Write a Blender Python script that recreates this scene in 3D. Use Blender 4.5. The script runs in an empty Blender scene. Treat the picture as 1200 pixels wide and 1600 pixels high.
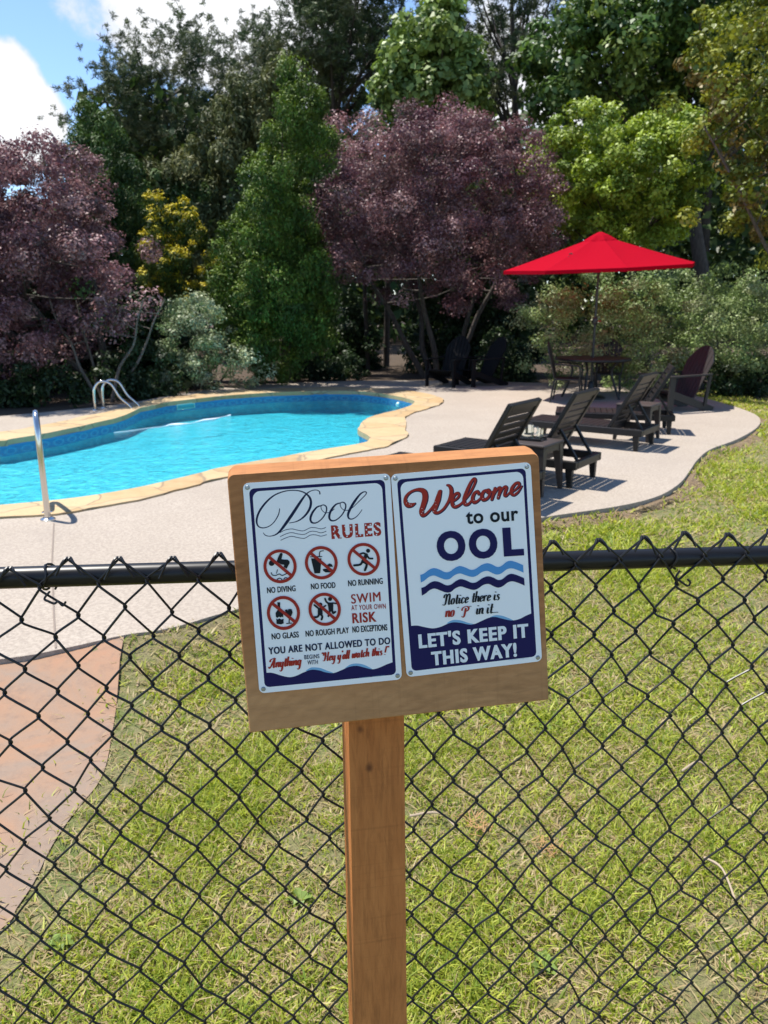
import bpy, bmesh, math, random
import numpy as np
from mathutils import Vector, Matrix
from math import radians as rad, sin, cos, pi

rng = np.random.default_rng(11)
random.seed(11)
S = bpy.context.scene
COL = S.collection

# ------------------------------------------------------------------ camera
CZ, PITCH, FPX = 1.62, rad(14.93), 1200.0
cd = bpy.data.cameras.new('camera')
cam = bpy.data.objects.new('camera', cd)
COL.objects.link(cam)
cam.location = (0, 0, CZ)
cam.rotation_euler = (pi / 2 - PITCH, 0, 0)
cd.sensor_fit = 'VERTICAL'
cd.sensor_height = 36
cd.lens = 27.0
cd.clip_start, cd.clip_end = 0.05, 2000
cd.dof.use_dof = True
cd.dof.focus_distance = 1.16
cd.dof.aperture_fstop = 11
S.camera = cam
S.render.resolution_x, S.render.resolution_y = 768, 1024
S.view_settings.view_transform = 'Standard'
S.view_settings.look = 'None'
S.view_settings.exposure = 0.93
S.view_settings.gamma = 1
S.cycles.max_bounces = 8
S.cycles.transparent_max_bounces = 12
S.cycles.use_denoising = True

_R, _U, _F = Vector((1, 0, 0)), Vector((0, sin(PITCH), cos(PITCH))), Vector((0, cos(PITCH), -sin(PITCH)))
_C = Vector((0, 0, CZ))
def ray(x, y):
    return _R * ((x - 600) / FPX) + _U * ((800 - y) / FPX) + _F
def at_z(x, y, z):          # a point of the 1200x1600 photo on the level z
    d = ray(x, y)
    return _C + d * ((z - CZ) / d.z)
def at_Y(x, y, Y):          # ... or on the upright plane at distance Y
    d = ray(x, y)
    return _C + d * (Y / d.y)

# ------------------------------------------------------------------ sun and sky
SUN = Vector((-.33, .18, 1)).normalized()
sl = bpy.data.lights.new('sun', 'SUN')
sl.energy = 4.4
sl.angle = rad(.53)
sl.color = (1, .95, .87)
so = bpy.data.objects.new('sun', sl)
COL.objects.link(so)
so.rotation_euler = SUN.to_track_quat('Z', 'Y').to_euler()

W = bpy.data.worlds.new('World')
S.world = W
W.use_nodes = True
nt = W.node_tree
nt.nodes.clear()
def N(t, kind, **kw):
    n = t.nodes.new(kind)
    for k, v in kw.items():
        setattr(n, k, v)
    return n
sky = N(nt, 'ShaderNodeTexSky', sky_type='NISHITA', sun_disc=False)
sky.sun_elevation = math.asin(SUN.z)
sky.sun_rotation = math.atan2(SUN.x, SUN.y)
sky.air_density, sky.dust_density, sky.ozone_density = 1.0, .15, 4.0
sky.altitude = 1500
bg = N(nt, 'ShaderNodeBackground')
bg.inputs[1].default_value = .128
wo = N(nt, 'ShaderNodeOutputWorld')
tc = N(nt, 'ShaderNodeTexCoord')
nz = N(nt, 'ShaderNodeTexNoise')
nz.inputs['Scale'].default_value = 13
nz.inputs['Detail'].default_value = 9
nz.inputs['Roughness'].default_value = .58
nt.links.new(tc.outputs['Generated'], nz.inputs['Vector'])
acc = None
for (x, y, deg, amp) in [(-30, 165, 5.2, .95), (20, 190, 4.2, .8), (68, 182, 2.4, .5), (5, 100, 2.6, .6), (330, -10, 8, .95), (190, -20, 6, .6), (420, 60, 7, .7),
                         (75, 45, 3, .22), (600, -90, 14, .6), (700, 150, 5, .5), (800, 190, 7, .4), (1000, 120, 14, .55)]:
    d = ray(x, y).normalized()
    vm = N(nt, 'ShaderNodeVectorMath', operation='DOT_PRODUCT')
    vm.inputs[1].default_value = d
    nt.links.new(tc.outputs['Generated'], vm.inputs[0])
    mr = N(nt, 'ShaderNodeMapRange', interpolation_type='SMOOTHSTEP')
    mr.inputs[1].default_value = cos(rad(deg))
    mr.inputs[2].default_value = 1
    mr.inputs[4].default_value = amp
    nt.links.new(vm.outputs['Value'], mr.inputs[0])
    if acc is None:
        acc = mr.outputs[0]
    else:
        a = N(nt, 'ShaderNodeMath', operation='ADD')
        nt.links.new(acc, a.inputs[0]); nt.links.new(mr.outputs[0], a.inputs[1])
        acc = a.outputs[0]
mx = N(nt, 'ShaderNodeMath', operation='MULTIPLY_ADD')
nt.links.new(nz.outputs['Fac'], mx.inputs[0]); mx.inputs[1].default_value = 2.2
nt.links.new(acc, mx.inputs[2])
mr = N(nt, 'ShaderNodeMapRange', interpolation_type='SMOOTHSTEP')
mr.inputs[1].default_value, mr.inputs[2].default_value = 1.52, 2.05
nt.links.new(mx.outputs[0], mr.inputs[0])
ccol = N(nt, 'ShaderNodeMapRange')
ccol.inputs[1].default_value, ccol.inputs[2].default_value, ccol.inputs[3].default_value, ccol.inputs[4].default_value = 1.5, 2.5, 3.5, 4.9
nt.links.new(mx.outputs[0], ccol.inputs[0])
cc = N(nt, 'ShaderNodeCombineColor')
for k, m_ in enumerate((.985, 1.0, 1.03)):
    q = N(nt, 'ShaderNodeMath', operation='MULTIPLY'); q.inputs[1].default_value = m_
    nt.links.new(ccol.outputs[0], q.inputs[0]); nt.links.new(q.outputs[0], cc.inputs[k])
mix = N(nt, 'ShaderNodeMix', data_type='RGBA')
nt.links.new(mr.outputs[0], mix.inputs[0]); nt.links.new(sky.outputs[0], mix.inputs[6]); nt.links.new(cc.outputs[0], mix.inputs[7])
nt.links.new(mix.outputs[2], bg.inputs[0]); nt.links.new(bg.outputs[0], wo.inputs[0])

# ------------------------------------------------------------------ materials
def mat(name, col=(.5, .5, .5), rough=.6, metal=0, spec=None, **kw):
    m = bpy.data.materials.new(name)
    m.use_nodes = True
    b = m.node_tree.nodes['Principled BSDF']
    b.inputs['Base Color'].default_value = (*col, 1)
    b.inputs['Roughness'].default_value = rough
    b.inputs['Metallic'].default_value = metal
    if spec is not None:
        b.inputs['Specular IOR Level'].default_value = spec
    return m
def bsdf(m):
    return m.node_tree.nodes['Principled BSDF']
def ramp(t, fac, stops):
    r = N(t, 'ShaderNodeValToRGB')
    e = r.color_ramp.elements
    while len(e) < len(stops):
        e.new(.5)
    for el, (p, c) in zip(e, stops):
        el.position = p; el.color = (*c, 1)
    t.links.new(fac, r.inputs[0])
    return r.outputs[0]
def noise(t, scale, detail=6, rough=.6, vec=None, dist=0):
    n = N(t, 'ShaderNodeTexNoise')
    n.inputs['Scale'].default_value = scale; n.inputs['Detail'].default_value = detail
    n.inputs['Roughness'].default_value = rough; n.inputs['Distortion'].default_value = dist
    if vec is None:
        c = t.nodes.get('object_space') or N(t, 'ShaderNodeTexCoord', name='object_space')
        vec = c.outputs['Object']
    t.links.new(vec, n.inputs['Vector'])
    return n.outputs['Fac']
def ocoord(t, scale=(1, 1, 1), loc=(0, 0, 0), rot=(0, 0, 0)):
    c = N(t, 'ShaderNodeTexCoord'); mp = N(t, 'ShaderNodeMapping')
    mp.inputs['Scale'].default_value = scale; mp.inputs['Location'].default_value = loc; mp.inputs['Rotation'].default_value = rot
    t.links.new(c.outputs['Object'], mp.inputs['Vector'])
    return mp.outputs[0]
def mixc(t, fac, a, b, kind='MIX'):
    m = N(t, 'ShaderNodeMix', data_type='RGBA', blend_type=kind)
    if isinstance(fac, (int, float)):
        m.inputs[0].default_value = fac
    else:
        t.links.new(fac, m.inputs[0])
    for v, i in ((a, 6), (b, 7)):
        if isinstance(v, tuple):
            m.inputs[i].default_value = (*v, 1)
        else:
            t.links.new(v, m.inputs[i])
    return m.outputs[2]
def mapr(t, v, a, b, c=0, d=1):
    m = N(t, 'ShaderNodeMapRange')
    for i, x in enumerate((a, b, c, d)):
        m.inputs[i + 1].default_value = x
    t.links.new(v, m.inputs[0])
    return m.outputs[0]
def bump(m, h, strength=.3, dist=.01):
    t = m.node_tree
    b = N(t, 'ShaderNodeBump')
    b.inputs['Strength'].default_value = strength; b.inputs['Distance'].default_value = dist
    t.links.new(h, b.inputs['Height']); t.links.new(b.outputs[0], bsdf(m).inputs['Normal'])
def setcol(m, c):
    m.node_tree.links.new(c, bsdf(m).inputs['Base Color'])

def leaf_mat(name, trans=.35, rough=.5, spec=.35):
    m = mat(name, rough=rough, spec=spec)
    t = m.node_tree
    a = N(t, 'ShaderNodeAttribute', attribute_name='col')
    t.links.new(a.outputs['Color'], bsdf(m).inputs['Base Color'])
    tr = N(t, 'ShaderNodeBsdfTranslucent')
    hs = N(t, 'ShaderNodeHueSaturation'); hs.inputs['Saturation'].default_value = 1.1; hs.inputs['Value'].default_value = 1.3
    t.links.new(a.outputs['Color'], hs.inputs['Color']); t.links.new(hs.outputs[0], tr.inputs[0])
    ms = N(t, 'ShaderNodeMixShader'); ms.inputs[0].default_value = trans
    t.links.new(bsdf(m).outputs[0], ms.inputs[1]); t.links.new(tr.outputs[0], ms.inputs[2])
    t.links.new(ms.outputs[0], t.nodes['Material Output'].inputs[0])
    return m
M_leaf = leaf_mat('leaf', .2, .5, .3)
M_needle = leaf_mat('needle', .12, .6, .25)
M_grass = leaf_mat('grass_blade', .4, .5, .3)

def bark(name, c1, c2):
    m = mat(name, rough=.9)
    t = m.node_tree
    v = ocoord(t, (14, 14, 2.5))
    f = noise(t, 2, 8, .65, v)
    setcol(m, ramp(t, f, [(.35, c1), (.65, c2)])); bump(m, f, .6, .02)
    return m
M_bark = bark('bark', (.028, .022, .018), (.085, .068, .055))
M_bark_pale = bark('bark_pale', (.07, .055, .045), (.17, .14, .115))

# deck concrete
M_deck = mat('pinkish_concrete', rough=.85)
t = M_deck.node_tree
f1, f2, f3 = noise(t, 1.1, 5, .6), noise(t, 48, 4, .75), noise(t, 9, 6, .7)
c = ramp(t, f1, [(.3, (.33, .28, .225)), (.7, (.39, .335, .275))])
c = mixc(t, mapr(t, f2, .40, .60, .0, .75), c, (.23, .19, .155))
c = mixc(t, mapr(t, f3, .58, .8, 0, .55), c, (.22, .18, .145))
c = mixc(t, mapr(t, noise(t, .7, 7, .7), .56, .72, 0, .4), c, (.24, .20, .165))
setcol(M_deck, c); bump(M_deck, f2, .35, .006)

# stained path
M_path = mat('terracotta_stain', rough=.8)
t = M_path.node_tree
f1, f2, f3 = noise(t, 1.7, 8, .62, None, .6), noise(t, 60, 4, .7), noise(t, 16, 8, .72)
c = ramp(t, f1, [(.34, (.30, .15, .082)), (.46, (.26, .152, .092)), (.56, (.22, .155, .112)), (.70, (.19, .145, .11))])
c = mixc(t, mapr(t, f3, .5, .72, 0, .6), c, (.14, .095, .07))
c = mixc(t, mapr(t, f2, .55, .7, 0, .45), c, (.29, .18, .105))
setcol(M_path, c); bump(M_path, f3, .4, .006)

# lawn soil and thatch
M_lawn = mat('lawn_soil', rough=.95)
t = M_lawn.node_tree
f1, f2, f3 = noise(t, 1.3, 6, .6), noise(t, 14, 8, .7), noise(t, 110, 3, .7)
c = ramp(t, f1, [(.32, (.19, .145, .075)), (.5, (.14, .15, .045)), (.68, (.11, .15, .032))])
c = mixc(t, mapr(t, f2, .45, .65, 0, .8), c, (.30, .24, .13))
c = mixc(t, mapr(t, f3, .5, .65, 0, .6), c, (.035, .028, .016))
setcol(M_lawn, c); bump(M_lawn, f3, .8, .02)

M_litter = mat('leaf_litter', rough=.95)
t = M_litter.node_tree
f1, f2 = noise(t, 2, 6, .6), noise(t, 45, 5, .75)
c = ramp(t, f1, [(.35, (.045, .03, .02)), (.65, (.07, .048, .03))])
c = mixc(t, mapr(t, f2, .45, .65, 0, .8), c, (.12, .08, .05))
setcol(M_litter, c); bump(M_litter, f2, .9, .03)

# flagstone coping
M_cope = mat('ochre_flagstone', rough=.75)
t = M_cope.node_tree
v = ocoord(t)
nzv = N(t, 'ShaderNodeTexNoise'); nzv.inputs['Scale'].default_value = 3; t.links.new(v, nzv.inputs['Vector'])
va = N(t, 'ShaderNodeVectorMath', operation='MULTIPLY_ADD'); va.inputs[1].default_value = (.25, .25, 0); t.links.new(nzv.outputs['Color'], va.inputs[0]); t.links.new(v, va.inputs[2])
vo = N(t, 'ShaderNodeTexVoronoi'); vo.inputs['Scale'].default_value = 1.7; t.links.new(va.outputs[0], vo.inputs['Vector'])
ve = N(t, 'ShaderNodeTexVoronoi', feature='DISTANCE_TO_EDGE'); ve.inputs['Scale'].default_value = 1.7; t.links.new(va.outputs[0], ve.inputs['Vector'])
sp = N(t, 'ShaderNodeSeparateColor'); t.links.new(vo.outputs['Color'], sp.inputs[0])
c = ramp(t, sp.outputs[0], [(0, (.31, .19, .08)), (.35, (.38, .26, .125)), (.7, (.42, .31, .17)), (1, (.34, .245, .14))])
f1 = noise(t, 7, 8, .7)
c = mixc(t, mapr(t, f1, .35, .7, 0, .55), c, (.50, .38, .21))
f2 = noise(t, 28, 6, .7)
c = mixc(t, mapr(t, f2, .55, .72, 0, .5), c, (.25, .15, .07))
c = mixc(t, mapr(t, ve.outputs['Distance'], .006, .022, 1, 0), c, (.24, .17, .10))
setcol(M_cope, c); bump(M_cope, f1, .4, .02)

# pool liner with a printed tile band
M_liner = mat('pool_liner', rough=.5)
t = M_liner.node_tree
geo = N(t, 'ShaderNodeUVMap')
sx = N(t, 'ShaderNodeSeparateXYZ'); t.links.new(geo.outputs[0], sx.inputs[0])
def mth(op, a, b=None, c_=None):
    n = N(t, 'ShaderNodeMath', operation=op)
    for i, v_ in enumerate((a, b, c_)):
        if v_ is None: continue
        if isinstance(v_, (int, float)): n.inputs[i].default_value = v_
        else: t.links.new(v_, n.inputs[i])
    return n.outputs[0]
fr = mth('SUBTRACT', mth('FRACT', mth('MULTIPLY', sx.outputs[0], 1 / .24)), .5)
dy = mth('MULTIPLY', mth('ADD', sx.outputs[1], .045), 9)
rr = mth('SQRT', mth('ADD', mth('MULTIPLY', fr, fr), mth('MULTIPLY', dy, dy)))
ring = mth('SUBTRACT', 1.0, mth('MULTIPLY', mth('ABSOLUTE', mth('SUBTRACT', rr, .32)), 9.0))
ring = mth('MAXIMUM', mth('MINIMUM', ring, 1.0), 0.0)
band = mixc(t, ring, (.022, .20, .42), (.09, .38, .58))
fl = noise(t, 5.5, 6, .68, None, 1.6)  # mottling put into the liner colour stands in for rippled light under water
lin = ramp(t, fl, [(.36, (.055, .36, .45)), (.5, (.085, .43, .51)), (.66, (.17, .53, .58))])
inb = mth('GREATER_THAN', sx.outputs[1], -.095)
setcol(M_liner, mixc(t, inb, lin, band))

# water: clear body that takes out the red, wavy mirror skin
M_water = bpy.data.materials.new('pool_water')
M_water.use_nodes = True
t = M_water.node_tree
t.nodes.clear()
o = N(t, 'ShaderNodeOutputMaterial')
tr = N(t, 'ShaderNodeBsdfTransparent'); tr.inputs[0].default_value = (.88, .99, 1, 1)
gl = N(t, 'ShaderNodeBsdfGlossy'); gl.inputs['Roughness'].default_value = .12
fr_ = N(t, 'ShaderNodeFresnel'); fr_.inputs[0].default_value = 1.17
n1, n2 = noise(t, 3.5, 4, .6, None, 1.2), noise(t, 12, 4, .6, None, .8)
ad = N(t, 'ShaderNodeMath', operation='MULTIPLY_ADD'); t.links.new(n2, ad.inputs[0]); ad.inputs[1].default_value = .35; t.links.new(n1, ad.inputs[2])
bp = N(t, 'ShaderNodeBump'); bp.inputs['Strength'].default_value = .9; bp.inputs['Distance'].default_value = .06
t.links.new(ad.outputs[0], bp.inputs['Height'])
t.links.new(bp.outputs[0], gl.inputs['Normal']); t.links.new(bp.outputs[0], fr_.inputs['Normal'])
ms = N(t, 'ShaderNodeMixShader'); gz = N(t, 'ShaderNodeNewGeometry'); sz_ = N(t, 'ShaderNodeSeparateXYZ'); t.links.new(gz.outputs['Position'], sz_.inputs[0])
up_ = N(t, 'ShaderNodeMath', operation='GREATER_THAN'); up_.inputs[1].default_value = 0; t.links.new(sz_.outputs[2], up_.inputs[0])   # only the skin mirrors, not the underside
mm_ = N(t, 'ShaderNodeMath', operation='MULTIPLY'); t.links.new(fr_.outputs[0], mm_.inputs[0]); t.links.new(up_.outputs[0], mm_.inputs[1])
t.links.new(mm_.outputs[0], ms.inputs[0]); t.links.new(tr.outputs[0], ms.inputs[1]); t.links.new(gl.outputs[0], ms.inputs[2])
t.links.new(ms.outputs[0], o.inputs['Surface'])
ab = N(t, 'ShaderNodeVolumeAbsorption'); ab.inputs['Color'].default_value = (.0, .86, .95, 1); ab.inputs['Density'].default_value = .34
t.links.new(ab.outputs[0], o.inputs['Volume'])

# timber
def timber(name, light, dark, sc, swirl=0, saw=None, fine=9):
    m = mat(name, rough=.75, spec=.25)
    t = m.node_tree
    v = ocoord(t, sc)
    f1 = noise(t, 3, 8, .6, v, .8)
    f2 = noise(t, 60, 3, .6, ocoord(t, (sc[0] * .6, sc[1] * .6, sc[2] * .6)))
    c = ramp(t, f1, [(.30, dark), (.52, tuple((a + b) / 2 for a, b in zip(light, dark))), (.72, light)])
    if swirl:
        wv = N(t, 'ShaderNodeTexWave', wave_type='RINGS', rings_direction='Y')
        wv.inputs['Scale'].default_value = 16; wv.inputs['Distortion'].default_value = 2.2; wv.inputs['Detail'].default_value = 3; wv.inputs['Detail Scale'].default_value = 1.2
        t.links.new(ocoord(t, (1, 1, 1.6), (-.12, 0, .42)), wv.inputs['Vector'])
        c = mixc(t, mapr(t, wv.outputs['Fac'], .2, .9, 0, swirl), c, dark)
    if saw:
        g = noise(t, 1, 4, .7, ocoord(t, saw))
        c = mixc(t, mapr(t, g, .56, .72, 0, .32), c, tuple(x * .5 for x in dark))
    gr_ = noise(t, 1, 5, .65, ocoord(t, tuple(q * fine for q in sc)), .3)
    c = mixc(t, mapr(t, gr_, .45, .68, 0, .55), c, tuple(x * .55 for x in dark))
    c = mixc(t, mapr(t, noise(t, 1.2, 4, .6, ocoord(t, tuple(q ** .5 for q in sc))), .4, .65, 0, .35), c, tuple(min(1, x * 1.25) for x in light))
    setcol(m, c); bump(m, f2, .35, .0015)
    return m
M_board = timber('cedar_board', (.52, .275, .115), (.36, .175, .068), (2.2, 8, 9), .45, (110, 1, 3))
def knots(m, spots):
    t = m.node_tree; b = bsdf(m); src = b.inputs['Base Color'].links[0].from_socket
    for (x, y, z, r) in spots:
        v = N(t, 'ShaderNodeVectorMath', operation='DISTANCE'); v.inputs[1].default_value = (x, y, z)
        t.links.new(ocoord(t, (1, .3, .75), rot=(0, 0, 0)), v.inputs[0])
        v.inputs[1].default_value = (x, y * .3, z * .75)
        nn_ = noise(t, 90, 3); ad_ = N(t, 'ShaderNodeMath', operation='MULTIPLY_ADD'); t.links.new(nn_, ad_.inputs[0]); ad_.inputs[1].default_value = r * .8; t.links.new(v.outputs['Value'], ad_.inputs[2])
        src = mixc(t, mapr(t, ad_.outputs[0], r * .6, r * 1.5, .8, 0), src, (.09, .03, .012))
    setcol(m, src)
t = M_board.node_tree
zc_ = N(t, 'ShaderNodeSeparateXYZ'); t.links.new(ocoord(t), zc_.inputs[0])
za_ = N(t, 'ShaderNodeMath', operation='MULTIPLY_ADD'); t.links.new(noise(t, 6, 4), za_.inputs[0]); za_.inputs[1].default_value = .10; t.links.new(zc_.outputs[2], za_.inputs[2])
src_ = bsdf(M_board).inputs['Base Color'].links[0].from_socket          # heartwood above, paler sapwood below
setcol(M_board, mixc(t, mapr(t, za_.outputs[0], -.10, .02, 0, 1), src_, mixc(t, 1.0, src_, (.84, .70, .60), 'MULTIPLY')))
M_post = timber('cedar_post', (.57, .215, .058), (.40, .135, .034), (16, 16, 1.1), 0, (3, 3, 150))

knots(M_post, [(-.002, .13, .985, .006), (.012, .12, .92, .007), (.03, .06, .62, .010), (.005, .05, .50, .005)])
M_black = mat('black_vinyl', (.008, .008, .009), .36, spec=.32)
M_wire = mat('black_coated_wire', (.010, .010, .011), .4, spec=.4)
M_steel = mat('stainless_steel', (.62, .60, .57), .16, 1)
M_white = mat('white_enamel', (.84, .86, .84), .35)
M_navy = mat('navy_print', (.014, .012, .075), .5, spec=.12)
M_ink = mat('dark_ink', (.010, .014, .018), .5, spec=.12)
M_pen = mat('blue_black_ink', (.010, .018, .052), .5, spec=.12)
M_red = mat('brick_red_print', (.36, .032, .020), .5, spec=.12)
M_sky1 = mat('light_blue_print', (.045, .26, .56), .4)
M_sky2 = mat('pale_blue_print', (.17, .40, .62), .4)
M_cream = mat('white_print', (.76, .80, .80), .4)
M_screw = mat('screw_steel', (.30, .32, .32), .35, 1)
M_plast = mat('espresso_resin', (.009, .008, .0078), .45, spec=.35)
t = M_plast.node_tree
bump(M_plast, noise(t, 120, 2, .6), .12, .002)
M_tplast = mat('brown_resin', (.042, .031, .027), .48, spec=.4)
M_adir = mat('dark_brown_slats', (.018, .0158, .0152), .5, spec=.4)
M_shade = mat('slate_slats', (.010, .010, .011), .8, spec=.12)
M_metal_dk = mat('dark_metal', (.02, .018, .018), .4)
M_red_cloth = mat('red_canopy_cloth', (.40, .002, .016), .9, spec=.05)
t = M_red_cloth.node_tree
trn = N(t, 'ShaderNodeBsdfTranslucent'); trn.inputs[0].default_value = (.6, .008, .015, 1)
msn = N(t, 'ShaderNodeMixShader'); msn.inputs[0].default_value = .3
t.links.new(bsdf(M_red_cloth).outputs[0], msn.inputs[1]); t.links.new(trn.outputs[0], msn.inputs[2]); t.links.new(msn.outputs[0], t.nodes['Material Output'].inputs[0])
bump(M_red_cloth, noise(t, 4, 3), .3, .02)
M_glass = mat('clear_glass', (.95, 1, 1), .03)
bsdf(M_glass).inputs['Transmission Weight'].default_value = 1
bsdf(M_glass).inputs['IOR'].default_value = 1.3
M_knob = mat('red_knob', (.35, .03, .03), .4)

# ------------------------------------------------------------------ mesh helpers
class G:
    def __init__(s):
        s.v, s.f = [], []
    def add(s, vs, fs):
        o = len(s.v)
        s.v += [tuple(v) for v in vs]
        s.f += [tuple(o + i for i in f) for f in fs]
    def hexa(s, p):           # eight corners: bottom ring, top ring
        s.add(p, [(3, 2, 1, 0), (4, 5, 6, 7), (0, 1, 5, 4), (1, 2, 6, 5), (2, 3, 7, 6), (3, 0, 4, 7)])
    def box(s, x0, x1, y0, y1, z0, z1):
        s.hexa([(x0, y0, z0), (x1, y0, z0), (x1, y1, z0), (x0, y1, z0), (x0, y0, z1), (x1, y0, z1), (x1, y1, z1), (x0, y1, z1)])
    def bar(s, a, b, w, h, up=(0, 0, 1)):   # a square bar from a to b
        a, b = Vector(a), Vector(b)
        d = (b - a).normalized(); u = Vector(up)
        sd = d.cross(u).normalized(); u = sd.cross(d)
        sd *= w / 2; u *= h / 2
        s.hexa([a - sd - u, a + sd - u, b + sd - u, b - sd - u, a - sd + u, a + sd + u, b + sd + u, b - sd + u])
    def tube(s, pts, r, n=8, cap=True):
        pts = [Vector(p) for p in pts]
        if not hasattr(r, '__len__'):
            r = [r] * len(pts)
        o = len(s.v)
        ref = None
        for i, p in enumerate(pts):
            d = (pts[min(i + 1, len(pts) - 1)] - pts[max(i - 1, 0)])
            d = d.normalized() if d.length > 1e-9 else Vector((0, 0, 1))
            if ref is None:
                ref = d.orthogonal().normalized()
            ref = (ref - d * ref.dot(d))
            ref = ref.normalized() if ref.length > 1e-6 else d.orthogonal().normalized()
            b = d.cross(ref)
            for k in range(n):
                a = 2 * pi * k / n
                s.v.append(tuple(p + (ref * cos(a) + b * sin(a)) * r[i]))
        for i in range(len(pts) - 1):
            for k in range(n):
                k2 = (k + 1) % n
                s.f.append((o + i * n + k, o + i * n + k2, o + (i + 1) * n + k2, o + (i + 1) * n + k))
        if cap:
            s.f.append(tuple(o + k for k in range(n))[::-1])
            s.f.append(tuple(o + (len(pts) - 1) * n + k for k in range(n)))
    def lathe(s, prof, n=24, c=(0, 0, 0)):
        o = len(s.v)
        for (r, z) in prof:
            for k in range(n):
                a = 2 * pi * k / n
                s.v.append((c[0] + r * cos(a), c[1] + r * sin(a), c[2] + z))
        for i in range(len(prof) - 1):
            for k in range(n):
                k2 = (k + 1) % n
                s.f.append((o + i * n + k, o + i * n + k2, o + (i + 1) * n + k2, o + (i + 1) * n + k))
        s.f.append(tuple(o + k for k in range(n))[::-1])
        s.f.append(tuple(o + (len(prof) - 1) * n + k for k in range(n)))
    def build(s, name, m, parent=None, smooth=False, bevel=0, label=None):
        me = bpy.data.meshes.new(name)
        me.from_pydata(s.v, [], s.f)
        me.materials.append(m)
        me.update()
        if smooth:
            me.polygons.foreach_set('use_smooth', [True] * len(me.polygons))
            me.set_sharp_from_angle(angle=rad(40))
        ob = bpy.data.objects.new(name, me)
        COL.objects.link(ob)
        ob.parent = parent
        if bevel:
            b = ob.modifiers.new('bevel', 'BEVEL'); b.width = bevel; b.segments = 2; b.limit_method = 'ANGLE'
        if label:
            ob['label'] = label
        return ob

def link_mesh(me, name, m, parent=None):
    me.materials.append(m)
    ob = bpy.data.objects.new(name, me)
    COL.objects.link(ob); ob.parent = parent
    return ob

def mesh_np(name, V, F, m, col=None, parent=None, smooth=False):
    V = np.asarray(V, np.float32); F = np.asarray(F, np.int32)
    me = bpy.data.meshes.new(name)
    me.vertices.add(len(V)); me.vertices.foreach_set('co', V.ravel())
    k = F.shape[1]
    me.loops.add(F.size); me.loops.foreach_set('vertex_index', F.ravel())
    me.polygons.add(len(F)); me.polygons.foreach_set('loop_start', np.arange(0, F.size, k, dtype=np.int32))
    if smooth:
        me.polygons.foreach_set('use_smooth', np.ones(len(F), bool))
    me.update(calc_edges=True)
    if col is not None:
        a = me.attributes.new('col', 'FLOAT_COLOR', 'POINT')
        a.data.foreach_set('color', np.concatenate([col, np.ones((len(col), 1))], 1).astype(np.float32).ravel())
    return link_mesh(me, name, m, parent)

def tag(o, label=None, cat=None, group=None, kind=None):
    for k, v in (('label', label), ('category', cat), ('group', group), ('kind', kind)):
        if v: o[k] = v
    return o
def thing(name, label, cat, loc=(0, 0, 0), rz=0, group=None):
    o = bpy.data.objects.new(name, None)
    COL.objects.link(o)
    o.location = loc; o.rotation_euler = (0, 0, rz); o.empty_display_size = .1
    return tag(o, label, cat, group)
def dup(o, loc, rz, label):
    def cp(x, p):
        c = x.copy(); COL.objects.link(c); c.parent = p
        for ch in x.children: cp(ch, c)
        return c
    r = cp(o, None)
    r.location = loc; r.rotation_euler = (0, 0, rz); r['label'] = label
    return r

def catmull(pts, n=6, closed=False):
    P = [np.array(p, float) for p in pts]
    out = []
    m = len(P)
    for i in range(m if closed else m - 1):
        if closed:
            a, b, c, d = P[(i - 1) % m], P[i], P[(i + 1) % m], P[(i + 2) % m]
        else:
            a, b, c, d = P[max(i - 1, 0)], P[i], P[i + 1], P[min(i + 2, m - 1)]
        for k in range(n):
            u = k / n
            out.append(.5 * (2 * b + (c - a) * u + (2 * a - 5 * b + 4 * c - d) * u * u + (3 * b - a - 3 * c + d) * u ** 3))
    if not closed:
        out.append(P[-1])
    return out

def dense(lp, step):
    out = []
    for i in range(len(lp)):
        a, b = np.array(lp[i]), np.array(lp[(i + 1) % len(lp)])
        n = max(1, int(np.linalg.norm(b - a) / step))
        out += [tuple(a + (b - a) * k / n) for k in range(n)]
    return out

def inside(poly, x, y):
    poly = np.asarray(poly, float)
    x = np.asarray(x); y = np.asarray(y)
    r = np.zeros(x.shape, bool)
    j = len(poly) - 1
    for i in range(len(poly)):
        xi, yi = poly[i]; xj, yj = poly[j]
        if yi != yj:
            r ^= ((yi > y) != (yj > y)) & (x < (xj - xi) * (y - yi) / (yj - yi) + xi)
        j = i
    return r

def sheet(name, outer, holes, z, m, depth=0, inner_depth=None, parent=None, zf=None):
    """flat sheet with holes; depth = how far its outer edge is carried down"""
    bm = bmesh.new()
    loops = []
    for lp in [outer] + holes:
        vs = [bm.verts.new((p[0], p[1], z)) for p in lp]
        es = [bm.edges.new((vs[i], vs[(i + 1) % len(vs)])) for i in range(len(vs))]
        loops.append((vs, es))
    bmesh.ops.triangle_fill(bm, use_beauty=True, use_dissolve=False, edges=[e for l in loops for e in l[1]], normal=(0, 0, 1))
    for f in bm.faces:
        if f.normal.z < 0: f.normal_flip()
    for li, (vs, es) in enumerate(loops):
        d = depth if li == 0 else inner_depth
        if not d: continue
        lo = [bm.verts.new((v.co.x, v.co.y, v.co.z - d)) for v in vs]
        for i in range(len(vs)):
            j = (i + 1) % len(vs)
            bm.faces.new((vs[i], vs[j], lo[j], lo[i]))
    if zf:
        for v in bm.verts: v.co.z = zf(v.co)
    bmesh.ops.recalc_face_normals(bm, faces=bm.faces[:]) if depth else None
    me = bpy.data.meshes.new(name); bm.to_mesh(me); bm.free()
    return link_mesh(me, name, m, parent)

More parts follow.
